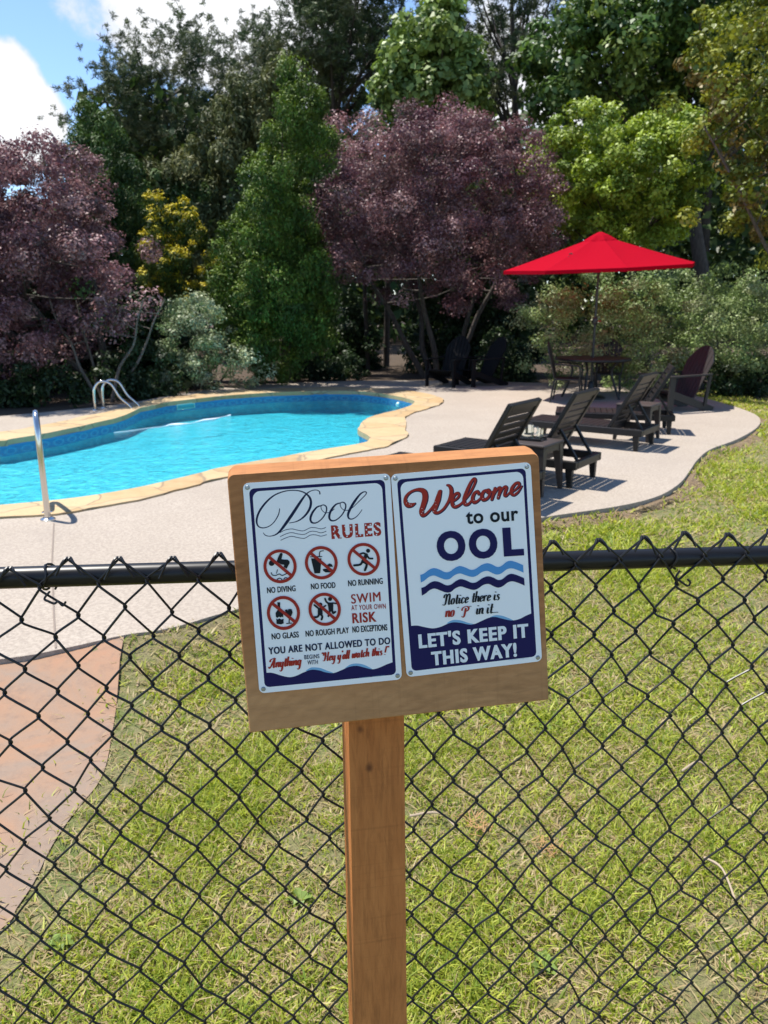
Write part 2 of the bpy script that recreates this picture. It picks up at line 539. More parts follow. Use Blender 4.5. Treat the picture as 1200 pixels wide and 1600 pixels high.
# ------------------------------------------------------------------ ground plan
ZD, ZW = .08, .005
def plan(px, z, n=4):
    return [tuple(p[:2]) for p in catmull([at_z(x, y, z)[:2] for x, y in px], n, True)]
pool_px = [(0, 688), (20, 685), (95, 672), (140, 662), (178, 653), (202, 645), (219, 637), (237, 633), (260, 628), (300, 623), (350, 618), (420, 613), (480, 611), (520, 610),
           (560, 611), (597, 615), (622, 619), (645, 625), (647, 629), (635, 636), (604, 644), (579, 651), (566, 659), (561, 667), (565, 674), (578, 681), (574, 688), (557, 693), (500, 702),
           (440, 713), (400, 719), (340, 731), (300, 741), (200, 763), (100, 778), (0, 788), (-100, 794), (-240, 790), (-340, 765), (-345, 730), (-230, 703), (-100, 694)]
cope_px = [(0, 674), (60, 664), (120, 652), (155, 645), (202, 634), (240, 624), (300, 616), (350, 611), (420, 607), (480, 605), (520, 604),
           (560, 605), (622, 608), (660, 613), (685, 619), (694, 624), (690, 630), (680, 634), (660, 640), (641, 646), (632, 655), (633, 667), (639, 677), (635, 682), (610, 694), (585, 700), (560, 705), (500, 716),
           (440, 727), (400, 734), (333, 749), (300, 757), (233, 774), (143, 793), (67, 803), (0, 807), (-120, 815), (-290, 808), (-420, 775), (-430, 725), (-250, 690), (-100, 681)]
pool = plan(pool_px, .10)
cope = plan(cope_px, .10)
deck_px = [(-500, 1090), (-300, 1062), (0, 1030), (95, 1014), (195, 992), (240, 986), (283, 977), (333, 962), (370, 952), (450, 925), (560, 885), (700, 845), (800, 820), (850, 808), (940, 795), (985, 787), (1020, 778), (1045, 767), (1065, 752),
           (1078, 735), (1090, 718), (1110, 702), (1150, 687), (1180, 670), (1188, 657), (1175, 645), (1130, 630), (1060, 613), (950, 602), (800, 597), (700, 595), (560, 595), (400, 601), (300, 612), (200, 630), (100, 641), (0, 650), (-200, 664), (-430, 690), (-620, 730), (-700, 800), (-640, 1000)]
deck = plan(deck_px, ZD)
path_px = [(-300, 1066), (0, 1035), (60, 1027), (120, 1016), (191, 1001), (188, 1040), (181, 1100), (173, 1150), (165, 1190), (150, 1222), (120, 1258), (95, 1292), (75, 1325), (52, 1372), (25, 1412), (0, 1445), (-160, 1540), (-420, 1480), (-420, 1200)]
path = plan(path_px, .02)

# lawn: one sheet to the horizon with the pool dug out of it
lawn = tag(sheet('lawn', [(-400, -60), (400, -60), (400, 700), (-400, 700)], [cope], 0, M_lawn), kind='structure')
wood_px = [(-900, 760), (-420, 690), (-200, 668), (0, 656), (100, 647), (200, 636), (300, 618), (400, 606), (560, 600), (800, 602), (950, 607), (1060, 617), (1135, 626), (1190, 630), (1300, 634), (1700, 640)]
wl = [tuple(at_z(x, y, .02)[:2]) for x, y in wood_px]
tag(sheet('woodland_floor', wl + [(70, 120), (-70, 120)], [], .012, M_litter), kind='structure')
def deck_gap(x, y):
    q = np.array(dense(deck, .06)); return float(np.sqrt(((q - np.array([x, y])) ** 2).sum(1)).min())
tag(sheet('path', dense(path, .08), [], .006, M_path, zf=lambda c: .006 + .068 * max(0, 1 - max(0, deck_gap(c.x, c.y) - .03) / .5)), kind='structure')
# pool deck: shrink the hole a little so the coping laps over it
tag(sheet('pool_deck', deck, [cope], ZD, M_deck, .12), kind='structure')
# mulch banked against the lawn side of the deck
ii = [i for i, p in enumerate(deck) if True]
strip_px = [(-40, 1044), (60, 1026), (200, 995)] if False else None
sv, sf = [], []
d_ = dense(deck, .12)
cx_, cy_ = np.mean(deck, 0)
for i in range(len(d_)):
    a, b = np.array(d_[i - 1]), np.array(d_[(i + 1) % len(d_)])
    tdir = (b - a) / (np.linalg.norm(b - a) + 1e-9); nrm = np.array([tdir[1], -tdir[0]])
    p_ = np.array(d_[i])
    if inside(deck, p_[0] + nrm[0] * .05, p_[1] + nrm[1] * .05): nrm = -nrm
    wv = .13 + .06 * sin(i * .37) + .04 * sin(i * 1.3)
    hgt = .046 + .008 * sin(i * .61)
    sv += [(*(p_ - nrm * .02), hgt), (*(p_ + nrm * .05), hgt - .006), (*(p_ + nrm * wv), -.008)]
    if i and p_[1] < 15 and p_[0] > .55:
        o_ = 3 * i
        for q_ in (0, 1): sf.append((o_ - 3 + q_, o_ + q_, o_ + 1 + q_, o_ - 2 + q_))
me = bpy.data.meshes.new('soil_strip'); me.from_pydata(sv, [], sf); me.update()
M_soil = mat('mulch_soil', rough=.95)
t = M_soil.node_tree
f1, f2 = noise(t, 3, 6, .6), noise(t, 60, 5, .75)
c = ramp(t, f1, [(.35, (.24, .16, .09)), (.65, (.28, .21, .115))])
c = mixc(t, mapr(t, f2, .42, .6, 0, .85), c, (.10, .065, .04))
setcol(M_soil, c); bump(M_soil, f2, .9, .02)
tag(link_mesh(me, 'soil_strip', M_soil), kind='structure')
# turf banked level with the deck between the path and the sign
sv, sf = [], []
pts_ = [p for p in d_ if -1.42 < p[0] < .62 and p[1] < 6]
pts_.sort(key=lambda p: p[0])
for i, p in enumerate(pts_):
    sv += [(p[0] - .01, p[1] + .02, .066), (p[0], p[1] - .06, .060), (p[0], p[1] - .30, .014), (p[0], p[1] - .5, -.004)]
    if i:
        o_ = 4 * i
        for q_ in (0, 1, 2): sf.append((o_ - 4 + q_, o_ + q_, o_ + 1 + q_, o_ - 3 + q_))
me = bpy.data.meshes.new('turf_bank'); me.from_pydata(sv, [], sf); me.update()
tag(link_mesh(me, 'turf_bank', M_lawn), kind='structure')
# control joint in the deck, a shallow dark sawn line
M_joint = mat('sawn_joint', (.20, .16, .13), .9)
jg = G()
jp = [at_z(x, y, ZD + .004) for x, y in ((84, 817), (81, 880), (84, 960), (87, 1012))]
for a, b in zip(jp, jp[1:]):
    w_ = Vector((.005, 0, 0)); jg.add([a - w_, a + w_, b + w_, b - w_], [(3, 2, 1, 0)])
tag(jg.build('deck_joint', M_joint), kind='structure')
# flagstone coping with a slightly ragged water edge
def rag(lp, amp, seed):
    r = np.random.default_rng(seed)
    k = np.convolve(r.normal(0, 1, len(lp) + 4), np.ones(3) / 2, 'same')
    out = []
    for i, p in enumerate(lp):
        a, b = np.array(lp[i - 1]), np.array(lp[(i + 1) % len(lp)])
        d = (b - a) / (np.linalg.norm(b - a) + 1e-9)
        out.append((p[0] - d[1] * amp * k[i], p[1] + d[0] * amp * k[i]))
    return out
pool_d = dense(pool, .12)
tag(sheet('pool_coping', rag(dense(cope, .15), .02, 3), [rag(pool_d, .012, 5)], .096, M_cope, .03, .07), kind='structure')
# basin
bm = bmesh.new()
uvl = bm.loops.layers.uv.new('UVMap')
cxy = np.mean(pool, 0)
NEARL = np.array(at_z(60, 770, 0)[:2]); FARR = np.array(at_z(560, 620, 0)[:2])
axis = (FARR - NEARL) / np.linalg.norm(FARR - NEARL); span = np.linalg.norm(FARR - NEARL)
def floor_z(p):
    u = ((p[0] - NEARL[0]) * axis[0] + (p[1] - NEARL[1]) * axis[1]) / span
    return -.15 - .14 * u
n = len(pool)
top = [bm.verts.new((p[0], p[1], .03)) for p in pool]
bot = [bm.verts.new((p[0], p[1], floor_z(p))) for p in pool]
arc = 0
for i in range(n):
    j = (i + 1) % n
    l = math.dist(pool[i], pool[j])
    f = bm.faces.new((top[i], bot[i], bot[j], top[j]))
    for lo, uv in zip(f.loops, ((arc, .03), (arc, bot[i].co.z), (arc + l, bot[j].co.z), (arc + l, .03))):
        lo[uvl].uv = uv
    arc += l
es = [bm.edges.get((bot[i], bot[(i + 1) % n])) for i in range(n)]
r = bmesh.ops.triangle_fill(bm, use_beauty=True, edges=es, normal=(0, 0, 1))
for f in bm.faces:
    if abs(f.normal.z) > .5:
        for lo in f.loops: lo[uvl].uv = (0, -1)
me = bpy.data.meshes.new('pool_basin'); bm.to_mesh(me); bm.free()
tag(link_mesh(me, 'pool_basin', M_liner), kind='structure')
# water body
bm = bmesh.new()
ins = [(p[0] + (cxy[0] - p[0]) * .0006, p[1] + (cxy[1] - p[1]) * .0006) for p in pool]
top = [bm.verts.new((p[0], p[1], ZW)) for p in ins]
bot = [bm.verts.new((p[0], p[1], floor_z(p) + .006)) for p in ins]
for i in range(n):
    j = (i + 1) % n
    bm.faces.new((top[i], bot[i], bot[j], top[j]))
for ring_ in (top, bot):
    bmesh.ops.triangle_fill(bm, use_beauty=True, edges=[bm.edges.get((ring_[i], ring_[(i + 1) % n])) for i in range(n)], normal=(0, 0, 1))
bmesh.ops.recalc_face_normals(bm, faces=bm.faces[:])
me = bpy.data.meshes.new('water'); bm.to_mesh(me); bm.free()
tag(link_mesh(me, 'water', M_water), kind='structure')

# ------------------------------------------------------------------ grass blades
def blades(P, h, w, lean, col, name=None):
    """P (n,3) roots; returns verts (n*5), quads+tri folded into quads"""
    n = len(P)
    az = rng.uniform(0, 2 * pi, n); fa = rng.uniform(0, 2 * pi, n)
    D = np.stack([np.cos(az) * lean, np.sin(az) * lean, np.sqrt(np.maximum(0, 1 - lean ** 2))], 1)
    Wd = np.stack([np.cos(fa), np.sin(fa), np.zeros(n)], 1) * (w[:, None] / 2)
    mid = P + D * (h * .55)[:, None]
    tip = mid + (D * np.array([1.5, 1.5, .55])) * (h * .5)[:, None]
    tip[:, 2] = np.maximum(tip[:, 2], P[:, 2] + .008)
    V = np.stack([P - Wd, P + Wd, mid + Wd * .8, mid - Wd * .8, tip + Wd * .1, tip - Wd * .1], 1).reshape(-1, 3)
    b = np.arange(n)[:, None] * 6
    F = np.concatenate([b + np.array([0, 1, 2, 3]), b + np.array([3, 2, 4, 5])], 0)
    return V, F, np.repeat(col, 6, 0)
def fbm(x, y, s, seed):
    r = np.random.default_rng(seed)
    out = np.zeros_like(x)
    for k in range(5):
        a = r.uniform(0, 2 * pi, 4); p = r.uniform(0, 2 * pi, 4); fr = s * 1.8 ** k * r.uniform(.7, 1.3, 4)
        for i in range(4):
            out += np.sin((x * np.cos(a[i]) + y * np.sin(a[i])) * fr[i] + p[i]) * .75 ** k
    return out / 4
GV, GF, GC, off = [], [], [], 0
def edge_dist(poly, x, y):
    q = np.array(dense(poly, .15))
    d = np.full(x.shape, 9.0)
    for i in range(len(q)):
        d = np.minimum(d, (x - q[i, 0]) ** 2 + (y - q[i, 1]) ** 2)
    return np.sqrt(d)
for (x0, x1, y0, y1, dens, hs, ws, straw) in [(-1.5, 1.7, 1.0, 2.7, 33000, .95, 1.05, .36), (-2.3, 4.4, 2.7, 5.0, 13000, 1.1, 1.55, .34), (1.0, 8.5, 5.0, 9.5, 4000, 1.3, 2.7, .30), (3.4, 12, 9.5, 15.5, 1300, 1.5, 4.5, .38)]:
    n = int((x1 - x0) * (y1 - y0) * dens)
    x = rng.uniform(x0, x1, n); y = rng.uniform(y0, y1, n)
    keep = (np.abs(x) < y * .56 + .5) & ~inside(deck, x, y) & ~(inside(path, x, y) & (rng.uniform(0, 1, n) > .7 * np.exp(-edge_dist(path, x, y) / .05)))
    x, y = x[keep], y[keep]
    patch = fbm(x, y, 3.2, 4) + .6 * fbm(x, y, 9, 8)
    dd, dp = edge_dist(deck, x, y), edge_dist(path, x, y)
    bare = .85 * np.clip(1 - dd / .2, 0, 1) * (x > .55) + np.clip(1 - dp / .22, 0, 1) + .9 * np.clip(1 - np.hypot((x - 4.6) / 1.1, (y - 8.6) / 1.3), 0, 1)
    pk = np.clip(.62 + .38 * patch - .75 * bare, .12, 1)
    keep = rng.uniform(0, 1, len(x)) < pk
    x, y, patch, bare = x[keep], y[keep], patch[keep], bare[keep]
    n = len(x)
    dry = rng.uniform(0, 1, n) < np.clip(straw - .22 * patch + .3 * bare, .08, .9)
    h = rng.uniform(.020, .058, n) * hs * (1 + .22 * np.clip(patch, -1, 1.5)); w = rng.uniform(.0028, .0068, n) * ws
    lean = np.where(dry, rng.uniform(.75, .99, n), rng.uniform(.3, .94, n))
    u = rng.uniform(0, 1, (n, 1))
    g1, g2, g3 = np.array([.32, .36, .046]), np.array([.49, .51, .095]), np.array([.15, .235, .03])
    green = np.where(u < .5, g1 + (g2 - g1) * u * 2, g3 + (g1 - g3) * (u - .5) * 2)
    s1, s2 = np.array([.52, .43, .23]), np.array([.33, .235, .12])
    col = np.where(dry[:, None], s1 + (s2 - s1) * rng.uniform(0, 1, (n, 1)), green)
    dd_ = edge_dist(deck, x, y)
    zb_ = np.where((x < .62) & (x > -1.25) & (y < 6), np.interp(edge_dist(deck, x, y), [0, .06, .3, .5], [.07, .066, .016, 0]), np.where((x > .55) & (dd_ < .16), np.interp(dd_, [0, .05, .15], [.046, .038, 0]), 0))
    V, F, C = blades(np.stack([x, y, zb_ - .002], 1), np.where(dry, h * 1.1, h), w, lean, col)
    GV.append(V); GF.append(F + off); GC.append(C); off += len(V)
tag(mesh_np('grass', np.concatenate(GV), np.concatenate(GF), M_grass, np.concatenate(GC)), kind='stuff')

# small weeds: broad leaves in flat rosettes
def weed(cx, cy, r, nl, col, name_label):
    g = G()
    for k in range(nl):
        a = k * 2.4 + random.random(); l = r * random.uniform(.6, 1); w = l * .28
        d = Vector((cos(a), sin(a), 0)); s_ = Vector((-sin(a), cos(a), 0)); b = Vector((0, 0, .004))
        m1, tp = b + d * l * .55 + Vector((0, 0, .018)), b + d * l + Vector((0, 0, .012))
        g.add([b, m1 + s_ * w, tp, m1 - s_ * w], [(0, 3, 2, 1)])
    m = bpy.data.materials.get('weed_leaf') or mat('weed_leaf', (.14, .20, .035), .6)
    o = g.build('weed', m)
    o.location = (cx, cy, 0)
    return tag(o, name_label, 'weed', 'broadleaf weeds in the lawn')
for (x, y, r, nl, lb) in [(850, 1515, .05, 9, 'pale broadleaf weed low in the grass right of the post'), (95, 1480, .045, 11, 'dark green weed tuft at the bottom left near the path'),
                          (850, 1140, .05, 10, 'green weed rosette just below the right end of the board'), (470, 1410, .05, 8, 'broad-leaved weed left of the wooden post')]:
    p = at_z(x, y, 0)
    weed(p.x, p.y, r, nl, None, lb)
# fallen twigs
M_twig = mat('dry_twig', (.36, .28, .2), .9)
for (a, b, lb) in [((640, 1275), (712, 1292), 'dry twig on the grass close beside the wooden post'), ((1100, 1340), (1150, 1410), 'longer curved twig on the grass at far right'), ((1065, 1205), (1105, 1198), 'short pale twig on the grass below the rail')]:
    p, q = at_z(*a, .03), at_z(*b, .03)
    g = G(); m_ = (p + q) / 2 + Vector((.02, .03, .01))
    g.tube(catmull([p - p, m_ - p, q - p], 5), [.004] * 5 + [.003] * 5 + [.002], 6)
    o = g.build('twig', M_twig, smooth=True); o.location = p
    tag(o, lb, 'twig', 'twigs fallen on the lawn')
# clumps of orange pine straw
M_straw = mat('orange_pine_straw', (.34, .19, .075), .8)
for (x, y, r, lb) in [(742, 1288, .07, 'orange clump of dead pine straw nearer the post'), (855, 1325, .05, 'smaller orange pine straw clump in the open grass'), (420, 1098, .05, 'tan clump of dry straw behind the lower left corner of the board')]:
    p = at_z(x, y, .02); g = G()
    for k in range(34):
        a, e = random.uniform(0, 2 * pi), random.uniform(0, .5); c0 = Vector((random.gauss(0, r * .4), random.gauss(0, r * .4), random.uniform(.01, .03)))
        d = Vector((cos(a) * cos(e), sin(a) * cos(e), sin(e))) * r * .6
        sd = Vector((-sin(a), cos(a), 0)) * .0012
        g.add([c0 - sd, c0 + sd, c0 + d + sd, c0 + d - sd], [(0, 1, 2, 3)])
    o = g.build('pine_straw', M_straw); o.location = (p.x, p.y, 0)
    tag(o, lb, 'pine straw', 'clumps of dead pine straw')

# ------------------------------------------------------------------ chain link fence
A0, B0 = at_Y(0, 903, 1.12), at_Y(1200, 867, 1.30)
fd = Vector((B0.x - A0.x, B0.y - A0.y, 0)); FL = fd.length; fd.normalize()
fn = Vector((-fd.y, fd.x, 0))
def rail_z(s): return A0.z + (B0.z - A0.z) * s / FL
def FP(s, z, off=0):
    return Vector((A0.x, A0.y, 0)) + fd * s + fn * off + Vector((0, 0, z))
fence = thing('chain_link_fence', 'black vinyl coated chain link fence with round top rail across the foreground', 'fence', FP(0, 0))
org = fence.location.copy()
g = G(); g.tube([FP(-1.6, rail_z(-1.6)) - org, FP(0, rail_z(0)) - org, FP(FL, rail_z(FL)) - org, FP(FL + 1.7, rail_z(FL + 1.7)) - org], .0172, 20)
g.build('top_rail', M_black, fence, True)
for s_ in (-1.6, FL + 1.7):
    g = G(); g.tube([FP(s_, -.2) - org, FP(s_, rail_z(s_) + .03) - org], .024, 16)
    g.build('line_post', M_black, fence, True)
a_ = .0774
rows = [1.243, 1.203] + [1.203 - .0434 * k for k in range(1, 8)]
while rows[-1] > .06: rows.append(rows[-1] - .0478)
nr = len(rows)
j0, j1 = int(-1.5 / (a_ / 2)), int((FL + 1.6) / (a_ / 2))
jit = {}
def node(i2, k):            # i2 = half-column index, k = row
    key = (i2, k)
    if key not in jit:
        jit[key] = (random.gauss(0, .0030), random.gauss(0, .0028))
    s_ = .109 + i2 * a_ / 2
    return s_ + jit[key][0] + .004 * sin(i2 * .9 + k * .35), rows[k] + jit[key][1] + .003 * sin(i2 * .5)
g = G()
wire_r = .00205
for j in range(j0, j1):
    # wire j swings between half-columns j and j+1; rows with even k sit on even half-columns
    pts = []
    for k in range(nr):
        c = j if (j % 2 == k % 2) else j + 1
        sgn = 1 if c == j + 1 else -1
        s_, z_ = node(c, k)
        if k == 0:
            pts.append((s_, z_, -.022)); continue
        # hook: each wire bulges past the crossing and turns in depth
        dz = .0075
        pts.append((s_ - sgn * .0030, z_ + dz, -.0205 - .0026 * sgn))
        pts.append((s_ + sgn * .0016, z_, -.0205))
        pts.append((s_ - sgn * .0046, z_ - dz, -.0205 + .0026 * sgn))
    P3 = [FP(*p) - org for p in pts]
    g.tube(catmull(P3, 3), wire_r, 6)
    # knuckle: the end is bent over its neighbour
    c = j if j % 2 == 0 else j + 1
    s_, z_ = node(c, 0)
    sg = 1 if c == j else -1
    l = random.uniform(.018, .03)
    kn = [(s_, z_ + .0005, -.022), (s_ - sg * .003, z_ + .002, -.019), (s_ - sg * .0085, z_ - .004, -.026), (s_ - sg * (.010 + l * .4), z_ - l, -.030 + random.uniform(0, .004))]
    g.tube(catmull([FP(*p) - org for p in kn], 4), wire_r, 6)
g.build('wire_mesh', M_wire, fence, True)
def tie(s0, tail, label=None):
    g = G(); pts = []
    for k in range(22):
        a = -pi * .75 + k / 21 * 2 * pi * 1.15
        pts.append(FP(s0 + .012 * k / 21 + .003 * sin(k), rail_z(s0) + .0198 * sin(a), -.0198 * cos(a) - .001) - org)
    g.tube(pts, .0019, 6)
    t_ = [(s0 + .012, rail_z(s0) - .016, -.024), (s0 + .004, rail_z(s0) - .026, -.028)] + [(s0 + .004 + dx, rail_z(s0) - .026 + dz, -.030) for dx, dz in tail]
    g.tube(catmull([FP(*p) - org for p in t_], 5), .0019, 6)
    g.build('tie_wire', M_wire, fence, True)
tie(.066, [(.006, -.004), (.014, -.008), (.020, -.005), (.026, -.012), (.031, -.006)])
tie(1.098, [(.012, -.010), (.022, -.016), (.026, -.010), (.020, -.004)])
tie(-.55, [(.006, -.008), (.012, -.004)])

# ------------------------------------------------------------------ wooden sign
BR = Matrix.Rotation(rad(7.265), 4, 'Z') @ Matrix.Rotation(rad(-8.709), 4, 'X') @ Matrix.Rotation(rad(-2.600), 4, 'Y')
BC = Vector((.0159, 1.06, 1.2148))
BW, BH = .4542, .3777
post_base = Vector((-.035, .945, 0))
sign = thing('wooden_sign', 'cedar signboard on a square post carrying two white pool signs in front of the fence', 'sign', post_base)
BM = Matrix.Translation(BC - post_base) @ BR
# board: rounded top corners, top sawn slightly uphill to the back
g = G()
def board_outline(inset, ytop):
    w, h, r_ = BW / 2 - inset, BH / 2, .008
    pts = []
    for (cx, cz, a0) in ((w - r_, h - r_, 0), (-w + r_, h - r_, 90)):
        for k in range(5):
            a = rad(a0 + 90 * k / 4); pts.append((cx + r_ * cos(a), cz + r_ * sin(a) + ytop))
    pts += [(-w, -h + inset), (w, -h + inset)]
    # wandering saw cut along the bottom
    return pts
rings = [(.0016, 0, 0), (0, .0016, 0), (0, .028, .0085), (.003, .040, .0115)]
vs, npt = [], 12
for (ins_, y_, tp) in rings:
    for (x_, z_) in board_outline(ins_, 0):
        up = tp if z_ > 0 else 0
        vs.append((x_, y_, z_ + up + (.0006 * sin(x_ * 55) if z_ > 0 else 0)))
fs = []
for i in range(len(rings) - 1):
    for k in range(npt):
        k2 = (k + 1) % npt
        fs.append((i * npt + k, i * npt + k2, (i + 1) * npt + k2, (i + 1) * npt + k))
fs.append(tuple(range(npt))[::-1]); fs.append(tuple((len(rings) - 1) * npt + k for k in range(npt)))
g.add(vs, fs)
bo = g.build('board', M_board, sign); bo.matrix_local = BM
bm = bmesh.new(); bm.from_mesh(bo.data); bmesh.ops.recalc_face_normals(bm, faces=bm.faces[:]); bm.to_mesh(bo.data); bm.free()
# post
pl, pr = Vector((-.0555, 1.070, 1.035)), Vector((.0335, 1.072, 1.035))
bl, br_ = Vector((-.0448, .985, .20)), Vector((.0432, .985, .20))
dn = (bl - pl) / .835
yaw = rad(10.5)
fx, bk = Vector((cos(yaw), sin(yaw), 0)) * .0883, Vector((-sin(yaw), cos(yaw), 0)) * .085
def pp(z): return pl + dn * (1.035 - z)
g = G(); zt, zb = 1.33, -.25
p0, p1 = pp(zb) - post_base, pp(zt) - post_base
g.hexa([p0, p0 + fx, p0 + fx + bk, p0 + bk, p1, p1 + fx, p1 + fx + bk, p1 + bk])
g.build('post', M_post, sign, bevel=.0012)

# ---- sign panels ----
def homography(src, dst):
    A = []
    for (x, y), (u, v) in zip(src, dst):
        A.append([x, y, 1, 0, 0, 0, -u * x, -u * y]); A.append([0, 0, 0, x, y, 1, -v * x, -v * y])
    b = np.array(dst, float).ravel()
    return np.append(np.linalg.solve(np.array(A), b), 1).reshape(3, 3)
class Panel:
    def __init__(s, name_label, centre, w, h, rot, corners_px):
        s.w, s.h = w, h
        s.H = homography(corners_px, [(-w / 2, h / 2), (w / 2, h / 2), (w / 2, -h / 2), (-w / 2, -h / 2)])
        s.k = h / (corners_px[3][1] - corners_px[0][1])      # metres per photo pixel
        s.layer = 0
        g = G(); out = s.rrect(w / 2, h / 2, .008)
        n = len(out)
        g.add([(x, 0, z) for x, z in out] + [(x, -.0011, z) for x, z in out],
              [(i, (i + 1) % n, n + (i + 1) % n, n + i) for i in range(n)] + [tuple(range(n))[::-1], tuple(range(n, 2 * n))])
        s.ob = g.build('sign_panel', M_white, sign)
        s.ob['label'] = name_label
        bm = bmesh.new(); bm.from_mesh(s.ob.data); bmesh.ops.recalc_face_normals(bm, faces=bm.faces[:]); bm.to_mesh(s.ob.data); bm.free()
        s.ob.matrix_local = BM @ Matrix.Translation((centre[0], -.0006, centre[1])) @ Matrix.Rotation(rot, 4, 'Y')
    def rrect(s, w, h, r):
        pts = []
        for cx, cz, a0 in ((w - r, h - r, 0), (-w + r, h - r, 90), (-w + r, -h + r, 180), (w - r, -h + r, 270)):
            for k in range(7):
                a = rad(a0 + 15 * k); pts.append((cx + r * cos(a), cz + r * sin(a)))
        return pts
    def P(s, px, py):
        q = s.H @ np.array([px, py, 1]); return q[:2] / q[2]
    def y(s):
        s.layer += 1
        return -.00112 - .000004 * s.layer
class Ink:
    """flat print collected into one mesh on a panel"""
    def __init__(s, panel): s.p, s.g = panel, G()
    def poly(s, pts, local=False):
        y = s.p.y()
        L = pts if local else [s.p.P(*q) for q in pts]
        bm = bmesh.new()
        f = bm.faces.new([bm.verts.new((q[0], y, q[1])) for q in L])
        f.normal_update()
        bmesh.ops.triangulate(bm, faces=[f], ngon_method='EAR_CLIP')
        bm.verts.index_update()
        s.g.add([v.co[:] for v in bm.verts], [tuple(v.index for v in f.verts) for f in bm.faces]); bm.free()
    def ring(s, outer, inner):
        y = s.p.y(); n = len(outer)
        s.g.add([(q[0], y, q[1]) for q in outer + inner], [(i, (i + 1) % n, n + (i + 1) % n, n + i) for i in range(n)])
    def stroke(s, pts, hw, local=False, n=8, ends=True, off=(0, 0)):
        """hw: half width, one number or one per point (local metres)"""
        L = [np.array(q if local else s.p.P(*q)) + np.array(off) for q in pts]
        if not hasattr(hw, '__len__'): hw = [hw] * len(L)
        C = catmull([(*q, w) for q, w in zip(L, hw)], n)
        y0 = s.p.y(); m = len(C); vs = []
        if len(pts) > 8: s.p.layer += 6
        for i, c in enumerate(C):
            d = C[min(i + 1, m - 1)][:2] - C[max(i - 1, 0)][:2]
            d = d / (np.linalg.norm(d) + 1e-12); nn = np.array([-d[1], d[0]]); w = max(c[2], 1e-5)
            yy = y0 - (.000024 if len(pts) > 8 else .000002) * i / m
            vs += [(*(c[:2] + nn * w),), (*(c[:2] - nn * w),)]
            vs[-2] = (vs[-2][0], yy, vs[-2][1]); vs[-1] = (vs[-1][0], yy, vs[-1][1])
        s.g.add(vs, [(2 * i, 2 * i + 1, 2 * i + 3, 2 * i + 2) for i in range(m - 1)])
        if ends:
            for c, i in ((C[0], 0), (C[-1], m - 1)):
                d = (C[1][:2] - C[0][:2]) if i == 0 else (C[-1][:2] - C[-2][:2])
                a0 = math.atan2(d[1], d[0]) + (pi / 2 if i == 0 else -pi / 2)
                yy = s.p.y() if i == 0 else s.p.y()
                ar = [(c[0] + c[2] * cos(a0 + pi * k / 6), yy, c[1] + c[2] * sin(a0 + pi * k / 6)) for k in range(7)]
                s.g.add(ar, [tuple(range(7))])
    def disc(s, c, r, rz=None):
        s.poly([(c[0] + r * cos(2 * pi * k / 20), c[1] + r * sin(2 * pi * k / 20)) for k in range(20)])
    def build(s, name, m, label=None):
        o = s.g.build(name, m, s.p.ob)
        if label: o['label'] = label
        return o
_tc = {}
def text_mesh(body, bold, space=1):
    if (body, bold, space) in _tc: return _tc[(body, bold, space)]
    cu = bpy.data.curves.new('lettering', 'FONT')
    cu.body = body; cu.size = 1; cu.offset = bold; cu.resolution_u = 5; cu.space_character = space; cu.fill_mode = 'FRONT'
    ob = bpy.data.objects.new('lettering', cu); COL.objects.link(ob)
    dg = bpy.context.evaluated_depsgraph_get(); dg.update()
    me = bpy.data.meshes.new_from_object(ob.evaluated_get(dg))
    V = np.array([v.co[:2] for v in me.vertices]); F = [tuple(p.vertices) for p in me.polygons]
    bpy.data.objects.remove(ob); bpy.data.curves.remove(cu); bpy.data.meshes.remove(me)
    _tc[(body, bold, space)] = (V, F)
    return V, F
def sans(ink, body, a, b, h, bold=.02, shear=0, ref='H', space=1.06, smear=0):
    """letters from photo pixel a to b along the baseline, capital height h photo pixels"""
    V, F = text_mesh(body, bold, space)
    capV, _ = text_mesh(ref, bold)
    lo, hi = capV[:, 1].min(), capV[:, 1].max()
    x0, x1 = V[:, 0].min(), V[:, 0].max()
    A, B = ink.p.P(*a), ink.p.P(*b)
    y = ink.p.y(); hh = h * ink.p.k
    vs = []
    for (x, yv) in V:
        q = A + (B - A) * (x - x0) / (x1 - x0)
        yn = (yv - lo) / (hi - lo) * hh
        vs.append((q[0] + yn * shear, y, q[1] + yn))
    ink.g.add(vs, [f[::-1] for f in F])
    for dx_ in ((-smear, smear) if smear else ()):
        y_ = ink.p.y(); ink.g.add([(v[0] + dx_, y_, v[2]) for v in vs], [f[::-1] for f in F])
